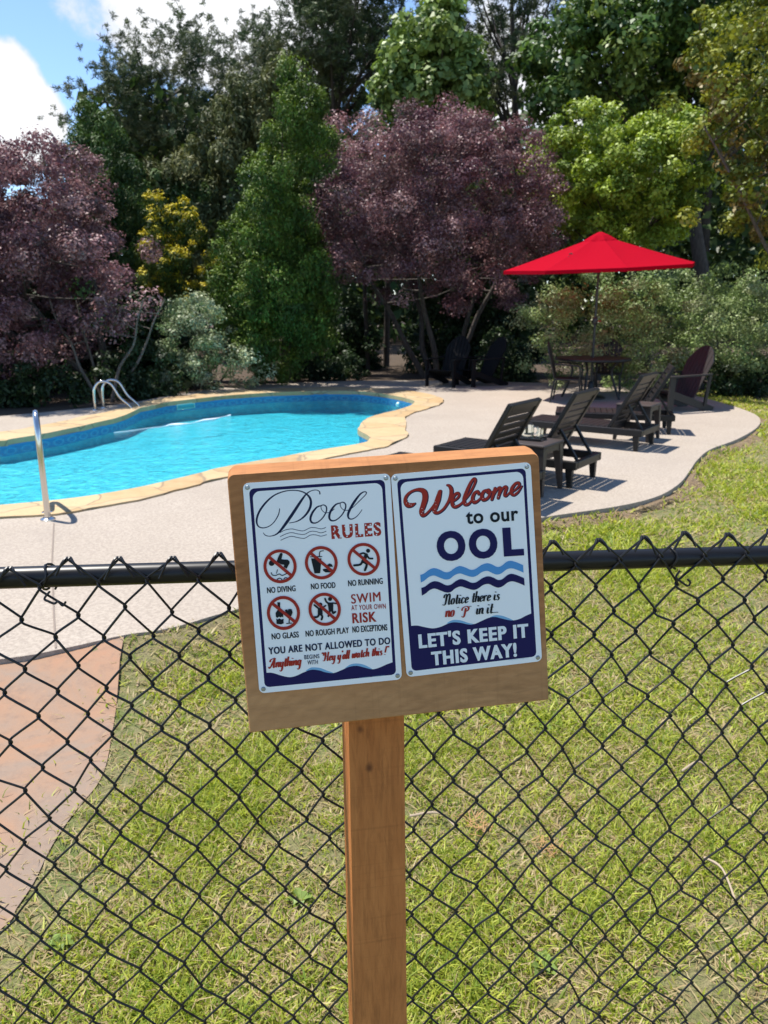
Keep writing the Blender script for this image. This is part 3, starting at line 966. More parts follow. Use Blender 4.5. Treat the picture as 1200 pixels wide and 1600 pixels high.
# pen lettering: x-height 1, ascenders 1.9
NH = [(.1, .5), (.22, .88), (.38, 1), (.48, .85), (.48, .18), (.58, .02), (.68, .15)]
BOWL = [(.48, .82), (.36, 1), (.17, .88), (.1, .5), (.16, .12), (.3, 0), (.46, .3)]
GL = {'n': (.66, [[(.1, 1), (.1, 0)], NH]), 'h': (.66, [[(.1, 1.9), (.1, 0)], NH]), 'y': (.62, [[(.1, 1), (.1, .3), (.2, .02), (.36, .12), (.48, .45)], [(.48, 1), (.48, -.45), (.34, -.85), (.12, -.7)]]),
      't': (.5, [[(.25, 1.6), (.25, .2), (.35, 0), (.5, .15)], [(.04, 1), (.5, 1)]]), 'i': (.36, [[(.12, 1), (.12, .2), (.22, 0), (.36, .15)], [(.15, 1.38), (.15, 1.52)]]),
      'g': (.62, [BOWL, [(.48, 1), (.48, -.45), (.34, -.85), (.12, -.7)]]), 'a': (.66, [BOWL, [(.48, 1), (.48, .2), (.57, 0), (.68, .15)]]),
      'e': (.56, [[(.12, .48), (.36, .55), (.45, .78), (.34, 1), (.17, .88), (.1, .5), (.15, .12), (.3, 0), (.52, .25)]]), 'l': (.36, [[(.12, 1.9), (.12, .2), (.22, 0), (.36, .15)]]),
      'w': (.84, [[(.1, 1), (.1, .2), (.2, 0), (.36, .3), (.4, 1)], [(.4, .9), (.4, .2), (.52, 0), (.68, .3), (.7, 1), (.82, .9)]]), 'c': (.54, [[(.46, .78), (.34, 1), (.17, .88), (.1, .5), (.15, .12), (.3, 0), (.5, .25)]]),
      's': (.5, [[(.42, .8), (.3, 1), (.15, .82), (.24, .58), (.4, .38), (.4, .12), (.25, 0), (.06, .15)]]), 'o': (.6, [[(.3, 1), (.15, .86), (.1, .5), (.15, .12), (.3, 0), (.45, .14), (.5, .5), (.45, .88), (.3, 1)]]),
      'r': (.5, [[(.1, 1), (.1, 0)], [(.1, .5), (.22, .9), (.36, 1), (.44, .82)]]), "'": (.26, [[(.14, 1.9), (.1, 1.55)]]), '"': (.4, [[(.1, 1.9), (.08, 1.6)], [(.26, 1.9), (.24, 1.6)]]),
      '!': (.35, [[(.2, 1.9), (.14, .5)], [(.12, .12), (.12, .0)]]), '.': (.26, [[(.1, .1), (.1, 0)]]), ' ': (.4, []),
      'A': (.95, [[(-.12, .25), (-.05, 0), (.12, .05), (.36, .7), (.66, 1.9)], [(.66, 1.9), (.66, .2), (.76, 0), (.9, .15)], [(.16, .75), (.66, .75)], [(-.02, 1.15), (.0, 1.5), (.25, 1.75), (.66, 1.9)]]),
      'H': (1.05, [[(-.05, 1.2), (-.02, 1.6), (.18, 1.9), (.3, 1.6), (.3, .3), (.16, 0), (-.05, .1)], [(.78, 1.95), (.78, .2), (.88, 0), (1.02, .15)], [(.3, .95), (.78, 1.0)]]),
      'N': (1.0, [[(-.05, 1.25), (-.02, 1.65), (.16, 1.9), (.3, 1.6), (.3, .3), (.16, -.05), (-.1, .1)], [(.3, 1.1), (.48, 1.75), (.66, 1.85), (.76, 1.5), (.76, .2), (.86, 0), (.98, .15)]]),
      'P': (1.0, [[(.46, 1.6), (.42, .2), (.28, -.1), (.08, .1)], [(-.02, 1.15), (.05, 1.6), (.42, 1.9), (.82, 1.65), (.78, 1.15), (.46, .95)]])}
def script(ink, body, a, b, xh, shear=.22, wmax=.13, wmin=.035):
    A, B = ink.p.P(*a), ink.p.P(*b)
    adv = 0; items = []
    for ch in body:
        w, st = GL[ch]; items.append((adv, st)); adv += w
    hh = xh * ink.p.k; sx = (B[0] - A[0]) / adv
    for x0, st in items:
        for pts in st:
            L = []
            for (x, y) in pts:
                u = (x0 + x) / adv
                L.append((A[0] + (B[0] - A[0]) * u + y * hh * shear, A[1] + (B[1] - A[1]) * u + y * hh))
            ws = []
            for i in range(len(L)):
                p, q = np.array(L[max(i - 1, 0)]), np.array(L[min(i + 1, len(L) - 1)])
                d = q - p; v = abs(d[1]) / (np.linalg.norm(d) + 1e-12)
                ws.append((wmin + (wmax - wmin) * v ** 2) * hh)
            ink.stroke(L, ws, True, 5, False)

S1 = Panel('white pool rules sign with red ban symbols', (-.1020, .0225), .2100, .3070, rad(.3), [(378.8, 755.2), (611.8, 739.4), (625, 1058.8), (405.5, 1085)])
S2 = Panel('white welcome sign with blue waves', (.1115, .0240), .2085, .3030, rad(-.9), [(615.3, 741.4), (834.6, 721.2), (840.3, 1032.2), (630.8, 1058.7)])
def VA(x, y): return (340 + x / 3.4033, 690 + y / 3.4033)
def VB(x, y): return (600 + x / 3.4036, 690 + y / 3.4036)
def VC(x, y): return (380 + x / 4.8, 740 + y / 4.8)
def VD(x, y): return (400 + x / 5, 900 + y / 5)
def VE(x, y): return (610 + x / 5, 710 + y / 5)
def VF(x, y): return (600 + 20 + x / 5.217, 860 + y / 5.217)
def V1(x, y): return (400 + x / 10, 840 + y / 10)
def V2(x, y): return (470 + x / 8.571, 840 + y / 8.571)
INS, BTH = .0082, .0044
def waves(panel, view, navy, accent):
    # the navy sea is bounded by the border's outer outline; build from the wave line down
    w, h = panel.w / 2 - INS, panel.h / 2 - INS
    for ac in accent:
        k = Ink(panel); k.poly(catmull([view(*q) for q in ac], 4)); k.build('wave_crest', M_sky2)
    k = Ink(panel)
    L = [panel.P(*view(*q)) for q in navy]
    L = [(-w + .002, L[0][1])] + [tuple(q) for q in L[1:-1]] + [(w - .002, L[-1][1])]
    L = [tuple(q) for q in catmull(L, 5)]
    r_ = .007
    bot = [(w - r_ + r_ * cos(rad(a)), -h + r_ + r_ * sin(rad(a))) for a in (0, -30, -60, -90)] + [(-w + r_ + r_ * cos(rad(a)), -h + r_ + r_ * sin(rad(a))) for a in (270, 240, 210, 180)]
    k.poly(L + bot, True)
    k.build('wave_band', M_navy)
def border(panel):
    k = Ink(panel)
    o = panel.rrect(panel.w / 2 - INS, panel.h / 2 - INS, .0075)
    i = panel.rrect(panel.w / 2 - INS - BTH, panel.h / 2 - INS - BTH, .0105)
    k.ring(o, i)
    k.build('border', M_navy)
def screws(panel):
    for sx_, sz_ in ((-1, 1), (1, 1), (1, -1), (-1, -1)):
        g = G(); c = (sx_ * (panel.w / 2 - .0062), sz_ * (panel.h / 2 - .0062))
        prof = [(.0034, 0), (.0033, .0006), (.0022, .0015), (.0, .0018)]
        n_ = 14; vs = []; fs = []
        for (r_, y_) in prof[:-1]:
            vs += [(c[0] + r_ * cos(2 * pi * k / n_), -.0012 - y_, c[1] + r_ * sin(2 * pi * k / n_)) for k in range(n_)]
        for i in range(len(prof) - 2):
            fs += [(i * n_ + k, i * n_ + (k + 1) % n_, (i + 1) * n_ + (k + 1) % n_, (i + 1) * n_ + k) for k in range(n_)]
        fs.append(tuple(2 * n_ + k for k in range(n_)))
        g.add(vs, fs)
        # cross slot, a dark pressed mark
        o_ = g.build('screw', M_screw, panel.ob)
border(S1); border(S2); screws(S1); screws(S2)
waves(S1, VD, [(75, 765), (130, 765), (200, 785), (260, 795), (310, 785), (370, 757), (430, 735), (490, 738), (540, 752), (600, 757), (660, 735), (720, 708), (780, 698), (840, 710), (900, 722), (950, 710), (1010, 683), (1080, 660)],
      [[(385, 745), (420, 722), (450, 716), (500, 720), (550, 738), (600, 757), (540, 760), (430, 745)], [(690, 718), (730, 690), (780, 680), (840, 690), (900, 722), (840, 720), (760, 712)]])
waves(S2, VF, [(105, 622), (150, 618), (220, 632), (280, 640), (340, 628), (400, 602), (450, 590), (510, 595), (570, 607), (620, 602), (680, 575), (740, 550), (790, 545), (850, 560), (920, 572), (980, 560), (1040, 530), (1090, 510)],
      [[(390, 600), (425, 578), (460, 570), (510, 575), (560, 592), (610, 605), (520, 606), (440, 600)], [(730, 555), (770, 535), (810, 530), (860, 540), (930, 572), (860, 570), (790, 558)]])

# Pool rules: script title
kp = S1.k / 4.8
pen = Ink(S1)
def pv(panel, view, pts): return [view(*q[:2]) for q in pts]
def wst(ink, view, pts, k, extra=0, off=(0, 0)):
    ink.stroke([view(x, y) for x, y, w in pts], [(w + extra) * k for x, y, w in pts], off=off)
wst(pen, VC, [(278, 268, 3), (268, 315, 4), (235, 370, 3.5), (195, 403, 3.5), (150, 415, 4), (115, 402, 5), (102, 365, 7), (112, 315, 7.5), (140, 262, 7.5), (190, 203, 6.5), (250, 158, 5), (330, 131, 4), (410, 128, 4), (470, 146, 5), (508, 185, 8), (515, 232, 9), (498, 282, 8.5), (460, 330, 6.5), (410, 363, 4), (350, 377, 2.5)], kp)
wst(pen, VC, [(584, 153, 5), (580, 136, 4), (562, 125, 3), (532, 126, 3), (500, 140, 4), (472, 165, 6), (438, 212, 9), (400, 270, 10.5), (360, 330, 11), (312, 398, 10), (275, 444, 7), (242, 468, 4.5), (200, 478, 3), (170, 471, 3), (154, 454, 2.5)], kp)
wst(pen, VC, [(596, 243, 4), (560, 256, 6), (525, 300, 8), (511, 345, 8), (524, 373, 6.5), (560, 372, 4.5), (602, 338, 4.5), (630, 290, 5), (632, 254, 5), (612, 238, 4), (592, 246, 3), (597, 275, 2.5), (622, 296, 2.5), (660, 293, 2.5), (692, 268, 2.5)], kp)
wst(pen, VC, [(738, 222, 4), (702, 236, 6), (667, 280, 8), (653, 327, 8), (666, 355, 6.5), (702, 353, 4.5), (746, 316, 4.5), (774, 267, 5), (776, 232, 5), (757, 217, 4), (737, 226, 3), (742, 256, 2.5), (768, 277, 2.5), (805, 274, 2.5), (838, 250, 2.5)], kp)
wst(pen, VC, [(838, 250, 2.5), (885, 203, 3), (925, 163, 3), (934, 143, 4), (918, 137, 4), (888, 155, 6), (850, 203, 9), (815, 260, 9.5), (795, 308, 8.5), (800, 338, 6), (826, 344, 4), (860, 324, 3), (885, 295, 2.5), (899, 274, 2.5)], kp)
pen.build('title_lettering', M_pen)
lines = Ink(S1)
for pts in ([(280, 450), (320, 430), (370, 422), (420, 432), (460, 435), (510, 412), (550, 412), (590, 420), (625, 410)], [(283, 480), (330, 458), (370, 450), (420, 460), (465, 462), (510, 440), (550, 440), (590, 450), (628, 438)], [(286, 508), (330, 488), (370, 478), (420, 488), (465, 492), (510, 468), (550, 466), (590, 475), (632, 464)]):
    lines.stroke([VC(*q) for q in pts], 2.3 * kp)
lines.build('wave_lines', M_pen)
rd = Ink(S1)
sans(rd, 'RULES', VC(672, 497), VC(1040, 468), 102 / 4.8, .035, space=1.25, smear=.0004)
rd.build('red_lettering', M_red)
dots = Ink(S1)
for (x, y) in [(690, 410), (685, 440), (690, 470), (720, 415), (735, 480), (770, 400), (773, 440), (785, 475), (815, 440), (812, 400), (850, 395), (855, 440), (860, 470), (885, 465), (925, 390), (930, 425), (935, 460), (960, 385), (958, 455), (1000, 385), (1018, 440), (1005, 462), (990, 415)]:
    dots.disc(VC(x, y), 1.1)
dots.build('lettering_dots', M_cream)
dk = Ink(S1)
for body, a, b, h in [('NO DIVING', (266, 815), (417, 802), 31), ('NO FOOD', (500, 792), (629, 782), 31), ('NO RUNNING', (697, 773), (878, 758), 32), ('NO GLASS', (290, 1060), (433, 1046), 32),
                      ('NO ROUGH PLAY', (470, 1042), (698, 1019), 32), ('NO EXCEPTIONS', (717, 1017), (898, 1002), 34)]:
    dk = Ink(S1); sans(dk, body, VA(*a), VA(*b), h / 3.4033, .012, smear=.00022)
    dk.build('caption_lettering', M_ink)
rl = Ink(S1)
for body, a, b, h, bo_ in [('SWIM', (713, 865), (865, 848), 50, 0), ('AT YOUR OWN', (712, 900), (892, 888), 27, .004), ('RISK', (718, 968), (842, 957), 55, .016)]:
    rl = Ink(S1); sans(rl, body, VA(*a), VA(*b), h / 3.4033, bo_, space=1.12, smear=.00035 if h > 40 else .0001)
    rl.build('red_lettering', M_red)
nl = Ink(S1)
sans(nl, 'YOU ARE NOT ALLOWED TO DO', VA(273, 1139), VA(912, 1073), 38 / 3.4033, .018, space=1.12, smear=.0003)
nl.build('navy_lettering', M_pen)
dk = Ink(S1)
sans(dk, 'BEGINS', VA(462, 1161), VA(541, 1153), 23 / 3.4033, .015); sans(dk, 'WITH', VA(478, 1189), VA(533, 1184), 24 / 3.4033, .015)
dk.build('small_lettering', M_pen)
sc = Ink(S1)
script(sc, 'Anything', VD(105, 728), VD(350, 697), 40 / 5, .22, .2, .06); sc.build('script_lettering', M_red); sc = Ink(S1)
script(sc, '"Hey y\'all watch this !"', VD(505, 668), VD(1022, 606), 36 / 5, .22, .19, .06)
sc.build('script_lettering', M_red)
fp = Ink(S1)
for k in range(26):
    if k in (11, 12): continue
    a, b = VD(800 + k * 7.6, 791 - k * .95), VD(804 + k * 7.6, 785 - k * .95)
    fp.stroke([a, b], .00016, n=1, ends=False)
fp.build('fine_print', M_sky2)
# ban symbols
def ban(view, c, ro, rw, bar, k, draw):
    f = Ink(S1); draw(f, view, k); fig = f
    r = Ink(S1)
    ns = 40
    ou = [S1.P(*view(c[0] + ro * cos(2 * pi * i / ns), c[1] + ro * 1.02 * sin(2 * pi * i / ns))) for i in range(ns)]
    inn = [S1.P(*view(c[0] + (ro - rw) * cos(2 * pi * i / ns), c[1] + (ro - rw) * 1.02 * sin(2 * pi * i / ns))) for i in range(ns)]
    r.stroke([view(*bar[0]), view(*bar[1])], rw * .5 * k, n=1, ends=False)
    r.ring([tuple(q) for q in ou], [tuple(q) for q in inn])
    ro_ = r.build('ban_symbol', M_red)
    fig.build('pictogram', M_ink)
def d_dive(f, v, k):
    f.poly([v(*q) for q in [(365, 300), (385, 262), (412, 258), (424, 275), (405, 355), (450, 362), (500, 362), (530, 385), (535, 415), (510, 460), (487, 505), (440, 480), (448, 445), (405, 440), (360, 415), (330, 392), (345, 345)]])
    f.disc_(v, (250, 420), 44) if hasattr(f, 'disc_') else f.poly([v(250 + 44 * cos(2 * pi * i / 18), 420 + 44 * sin(2 * pi * i / 18)) for i in range(18)])
    f.stroke([v(*q) for q in [(243, 570), (262, 605), (310, 615), (370, 590), (410, 612), (450, 600), (492, 578)]], 7 * k)
    f.stroke([v(*q) for q in [(335, 678), (362, 658), (392, 660), (412, 680)]], 7 * k)
    f.stroke([v(*q) for q in [(440, 668), (465, 647), (495, 652)]], 7 * k)
    f.stroke([v(342, 522), v(326, 578)], 6 * k)
def circ(f, v, c, r): f.poly([v(c[0] + r * cos(2 * pi * i / 18), c[1] + r * sin(2 * pi * i / 18)) for i in range(18)])
def d_food(f, v, k):
    f.poly([v(*q) for q in [(145, 292), (285, 290), (266, 490), (190, 493)]])
    f.stroke([v(138, 271), v(290, 266)], 6 * k); f.stroke([v(258, 268), v(264, 203), v(312, 187)], 6 * k, n=3)
    f.poly([v(*q) for q in [(350, 402), (360, 377), (390, 357), (420, 366), (440, 402)]])
    f.poly([v(*q) for q in [(300, 434), (345, 428), (430, 436), (440, 455), (400, 477), (340, 479), (310, 460)]])
def d_run(f, v, k):
    circ(f, v, (908, 183), 27)
    f.stroke([v(*q) for q in [(800, 228), (848, 215), (890, 238)]], 12 * k, n=4); f.stroke([v(882, 240), v(862, 285), v(838, 325)], 24 * k, n=3)
    f.stroke([v(*q) for q in [(893, 245), (920, 284), (965, 287)]], 12 * k, n=3); f.stroke([v(*q) for q in [(850, 335), (888, 368), (863, 442)]], 16 * k, n=3)
    f.stroke([v(*q) for q in [(828, 335), (798, 370), (722, 380)]], 15 * k, n=3)
def d_glass(f, v, k):
    f.poly([v(*q) for q in [(338, 1030), (382, 1035), (382, 1110), (430, 1190), (430, 1270), (410, 1255), (390, 1270), (365, 1255), (340, 1275), (315, 1262), (310, 1200), (345, 1150)]])
    f.poly([v(*q) for q in [(320, 1285), (345, 1302), (370, 1282), (400, 1302), (435, 1287), (435, 1360), (400, 1375), (325, 1370)]])
    f.poly([v(*q) for q in [(455, 1150), (490, 1140), (500, 1162), (512, 1135), (560, 1135), (578, 1190), (555, 1245), (510, 1250), (470, 1200)]])
    f.stroke([v(527, 1245), v(520, 1355)], 8 * k, n=1); f.stroke([v(480, 1362), v(560, 1352)], 7 * k, n=1)
def d_play(f, v, k):
    circ(f, v, (265, 910), 28); circ(f, v, (395, 832), 27)
    f.poly([v(*q) for q in [(230, 955), (290, 945), (297, 1040), (230, 1045)]]); f.poly([v(*q) for q in [(358, 878), (440, 878), (435, 1000), (380, 1000)]])
    for pts, w in [([(185, 915), (240, 960)], 12), ([(288, 952), (335, 922)], 11), ([(245, 1042), (225, 1072), (180, 1078)], 14), ([(272, 1042), (290, 1065), (280, 1105)], 14), ([(328, 828), (345, 868), (372, 890)], 12), ([(432, 885), (482, 892)], 10), ([(425, 992), (436, 1020), (462, 1002)], 14), ([(388, 995), (372, 1060)], 14)]:
        f.stroke([v(*q) for q in pts], w * k, n=3)
k1, k2 = S1.k / 10, S1.k / 8.571
ban(V1, (382, 468), 262, 48, ((195, 312), (560, 612)), k1, d_dive)
ban(V2, (282, 348), 220, 41, ((135, 215), (435, 470)), k2, d_food)
ban(V2, (848, 298), 216, 40, ((700, 170), (995, 415)), k2, d_run)
ban(V1, (433, 1197), 260, 48, ((245, 1040), (615, 1335)), k1, d_glass)
ban(V2, (322, 970), 216, 40, ((175, 850), (462, 1098)), k2, d_play)

# Welcome sign
ke = S2.k / 5
wel = [[(208, 385, 5), (182, 397, 14), (152, 398, 17), (133, 372, 14), (138, 335, 11), (168, 300, 9), (212, 279, 9), (255, 277, 14), (284, 298, 20), (288, 345, 21), (272, 400, 19), (256, 448, 17), (264, 477, 13), (292, 468, 9), (340, 418, 8), (385, 348, 8), (412, 287, 8)],
       [(405, 292, 14), (388, 350, 20), (368, 405, 19), (358, 440, 16), (370, 458, 11), (395, 453, 9), (432, 424, 9), (470, 367, 10), (492, 312, 14), (494, 272, 14), (480, 245, 10), (462, 238, 5)],
       [(502, 368, 7), (536, 345, 8), (554, 320, 9), (545, 302, 9), (520, 314, 10), (499, 352, 12), (501, 395, 13), (524, 410, 11), (565, 388, 8), (606, 345, 7)],
       [(600, 352, 7), (640, 300, 8), (676, 232, 8), (686, 200, 9), (674, 188, 9), (648, 220, 11), (612, 295, 13), (592, 352, 13), (597, 388, 12), (624, 388, 9), (652, 358, 7)],
       [(708, 305, 11), (698, 288, 9), (674, 303, 11), (658, 342, 13), (668, 372, 12), (694, 366, 9), (732, 330, 6)],
       [(774, 278, 8), (748, 288, 11), (731, 322, 13), (742, 353, 12), (774, 342, 10), (795, 305, 10), (786, 276, 9), (768, 282, 6), (780, 300, 6), (815, 290, 6)],
       [(835, 264, 10), (822, 308, 11), (808, 350, 10)], [(816, 330, 6), (848, 278, 7), (868, 258, 9), (878, 266, 11), (869, 300, 11), (858, 338, 10)], [(866, 320, 6), (895, 265, 7), (915, 250, 9), (925, 260, 11), (914, 292, 11), (908, 316, 9), (922, 322, 7), (952, 292, 6)],
       [(962, 292, 6), (996, 272, 7), (1026, 238, 9), (1020, 219, 9), (996, 226, 10), (968, 262, 12), (962, 298, 12), (982, 314, 10), (1015, 292, 7), (1045, 247, 5)]]
sh = Ink(S2)
for p in wel: wst(sh, VE, p, ke, 4.5, (.0007, -.0006))
sh.build('title_outline', M_pen)
wl_ = Ink(S2)
for p in wel: wst(wl_, VE, p, ke)
wl_.build('title_lettering', M_red)
dots = Ink(S2)
for (x, y) in [(142, 382), (155, 370), (165, 390), (150, 352), (178, 398), (262, 425), (268, 450), (258, 465), (280, 440), (365, 372), (372, 395), (362, 430), (380, 440), (352, 450), (520, 402), (605, 385), (670, 360), (740, 345), (860, 330), (985, 305)]:
    dots.disc(VE(x, y), .55)
dots.build('lettering_dots', M_cream)
dk = Ink(S2)
sans(dk, 'to our', VB(445, 441), VB(723, 419), 74 / 3.4036 * 1.03, .025, ref='d')
dk.build('dark_lettering', M_ink)
nl = Ink(S2)
for ch_, a_px, b_px in (('O', (289, 643), (437, 632)), ('O', (459, 630), (606, 619)), ('L', (640, 613), (743, 606))):
    sans(nl, ch_, VB(*a_px), VB(*b_px), (160 if ch_ == 'O' else 154) / 3.4036, .045, ref=ch_, smear=.0006)
nl.build('navy_lettering', M_navy)
wu = [(190, 205), (220, 195), (260, 165), (300, 150), (345, 160), (390, 182), (430, 178), (470, 150), (510, 132), (555, 142), (600, 162), (640, 155), (690, 122), (735, 108), (775, 118), (815, 138), (850, 130), (890, 98), (925, 87), (970, 98), (1025, 122)]
wd = [(1027, 182), (975, 160), (930, 148), (890, 158), (850, 188), (812, 200), (775, 188), (735, 170), (690, 180), (650, 208), (610, 220), (555, 205), (510, 192), (465, 208), (430, 236), (392, 242), (345, 226), (300, 210), (260, 222), (225, 250), (193, 268)]
for name_, m_, dx_, dy_ in (('light_wave', M_sky1, 0, 0), ('navy_wave', M_navy, 5, 106)):
    k = Ink(S2)
    U_ = catmull([VF(x + dx_, y + dy_) for x, y in wu], 3); D_ = catmull([VF(x + dx_, y + dy_) for x, y in wd], 3)
    k.poly(U_ + D_); k.build(name_, m_)
sc = Ink(S2)
script(sc, 'Notice there is', VF(368, 450), VF(822, 404), 46 / 5.217, .24, .17, .05); sc.build('script_lettering', M_ink); sc = Ink(S2)
script(sc, 'in it...', VF(628, 524), VF(812, 507), 48 / 5.217, .24, .17, .05)
sc.build('script_lettering', M_ink)
sc = Ink(S2)
script(sc, 'no', VF(380, 548), VF(452, 541), 50 / 5.217, .24, .17, .05)
script(sc, 'P', VF(508, 545), VF(570, 540), 44 / 5.217, .24, .19, .06)
sc.build('red_script', M_red)
sc = Ink(S2)
for q in ((482, 470), (492, 468), (582, 460), (592, 458)): sc.disc(VF(*q), .7)
sc.build('quote_marks', M_ink)
wt = Ink(S2)
sans(wt, "LET'S KEEP IT", VF(165, 802), VF(1046, 706), 116 / 5.217, .03, space=1.16, smear=.0006)
sans(wt, 'THIS WAY!', VF(264, 941), VF(946, 862), 116 / 5.217, .03, space=1.16, smear=.0006)
wt.build('white_lettering', M_cream)
fp = Ink(S2)
for k in range(24):
    if k in (11,): continue
    a, b = VF(880 + k * 6.8, 897 - k * .9), VF(884 + k * 6.8, 890 - k * .9)
    fp.stroke([a, b], .00014, n=1, ends=False)
fp.build('fine_print', M_sky2)

# ------------------------------------------------------------------ pool fittings
def fitting(name, label, cat, loc, rz=0, group=None): return thing(name, label, cat, loc, rz, group)
# figure-four grab rail, its plane pointing over the water
gb = at_z(75, 812, ZD)
gdir = Vector((-.41, .91, 0)).normalized()
gr = thing('grab_rail', 'stainless grab rail standing on the near deck at the pool edge', 'grab rail', gb)
def gp(u, z): return gdir * u + Vector((0, 0, z))
g = G()
prof = [(0, 0), (0, .30), (.01, .60), (.05, .73), (.13, .785), (.24, .76), (.36, .64), (.48, .48), (.56, .36), (.565, .26), (.50, .20), (.38, .175), (.26, .15), (.20, .09), (.19, 0)]
g.tube(catmull([gp(*p) for p in prof], 5), .0225, 14)
g.build('handrail', M_steel, gr, True)
for u in (0, .19):
    g = G(); q = gp(u, 0); g.lathe([(.055, 0), (.054, .008), (.038, .018), (.026, .022)], 20, q)
    g.build('flange', M_steel, gr, True)
# ladder on the far side
lb = at_z(149, 641, ZD)
ld = (at_Y(205, 634, 12.02) - lb); ld.z = 0; LL = ld.length; ld.normalize()
lw = Vector((.03, .28, 0))
lad = thing('pool_ladder', 'stainless pool ladder with two arched rails at the far left edge', 'ladder', lb)
for k in (0, 1):
    g = G(); w0 = lw * k
    pr = [(0, 0), (0, .22), (.02, .34), (.09, .425), (.18, .43), (.27, .38), (LL * .7, .19), (LL * .95, .05), (LL + .03, -.06), (LL + .05, -.25), (LL + .05, -.75)]
    g.tube(catmull([ld * u + w0 + Vector((0, 0, z)) for u, z in pr], 5), .021, 10)
    g.build('handrail', M_steel, lad, True)
    g = G(); g.lathe([(.045, 0), (.04, .014), (.024, .02)], 14, w0); g.build('flange', M_steel, lad, True)
for z in (-.135, -.42):
    g = G(); a = ld * (LL + .06) + Vector((0, 0, z)); g.bar(a + lw * -.05, a + lw * 1.05, .10, .03)
    g.build('step', mat('white_plastic', (.75, .78, .78), .4) if z > -.2 else M_white, lad, bevel=.006)
# skimmer mouth, return fitting, floating hose
q = at_z(291, 635.5, -.02); pool_np = np.array(pool_d)
def wall_at(px, py, z):
    p = np.array(at_z(px, py, z)[:2]); i = int(np.argmin(((pool_np - p) ** 2).sum(1)))
    a, b = pool_np[i - 2], pool_np[(i + 2) % len(pool_np)]
    d = Vector((*(b - a), 0)).normalized(); n_ = Vector((d.y, -d.x, 0))
    c = Vector((*cxy, 0)) - Vector((*pool_np[i], 0))
    if n_.dot(c) < 0: n_ = -n_
    return Vector((*pool_np[i], 0)), d, n_
w0, wdv, wn = wall_at(268, 630, 0)
sk = thing('skimmer', 'pale skimmer mouth set in the far pool wall', 'skimmer', w0 + Vector((0, 0, -.012)))
g = G(); hw, hh, th = .19, .045, .012
for (a, b, c_, d_) in ((-hw, hw, hh - th, hh), (-hw, hw, -hh, -hh + th), (-hw, -hw + th, -hh + th, hh - th), (hw - th, hw, -hh + th, hh - th)):
    cor = []
    for off_ in (-.01, .02):
        cor.append([wdv * x + wn * off_ + Vector((0, 0, z)) for x, z in ((a, c_), (b, c_), (b, d_), (a, d_))])
    g.hexa(cor[0] + cor[1])
g.build('mouth_frame', mat('pale_green_plastic', (.55, .72, .62), .5), sk)
g = G(); g.hexa([wdv * x + wn * o_ + Vector((0, 0, z)) for o_ in (-.01, .006) for x, z in ((-hw + th, -hh + th), (hw - th, -hh + th), (hw - th, hh - th), (-hw + th, hh - th))])
g.build('flap', mat('teal_flap', (.05, .35, .42), .5), sk)
w0, wdv, wn = wall_at(615, 628, 0)
g = G()
for k in range(16):
    a = 2 * pi * k / 16
    g.v.append(tuple(wdv * .05 * cos(a) + Vector((0, 0, .05 * sin(a))) + wn * .004)); g.v.append(tuple(wdv * .035 * cos(a) + Vector((0, 0, .035 * sin(a))) + wn * .03))
for k in range(16):
    k2 = (k + 1) % 16; g.f.append((2 * k, 2 * k2, 2 * k2 + 1, 2 * k + 1))
g.f.append(tuple(2 * k + 1 for k in range(16)))
o = g.build('return_fitting', M_white); o.location = w0 + Vector((0, 0, -.05)); tag(o, 'round white return fitting in the pool wall at the rounded end', 'pool fitting')
hz = [(178, 676), (205, 673), (232, 669), (255, 666.5), (268, 664), (285, 663.5), (300, 661), (318, 657.5), (332, 656), (348, 651.5), (360, 649)]
hp = [at_z(x, y, ZW) for x, y in hz]
g = G(); rr_ = [.003, .003, .003, .004, .018, .020, .004, .022, .024, .004, .016]
pts = catmull([(*(p - hp[0]), r_) for p, r_ in zip(hp, rr_)], 4)
g.tube([Vector(p[:3]) for p in pts], [max(.004, p[3]) for p in pts], 8)
o = g.build('floating_hose', mat('white_hose', (.8, .82, .82), .45), None, True); o.location = hp[0]
tag(o, 'white hose line floating on the pool with fatter float sections', 'hose')

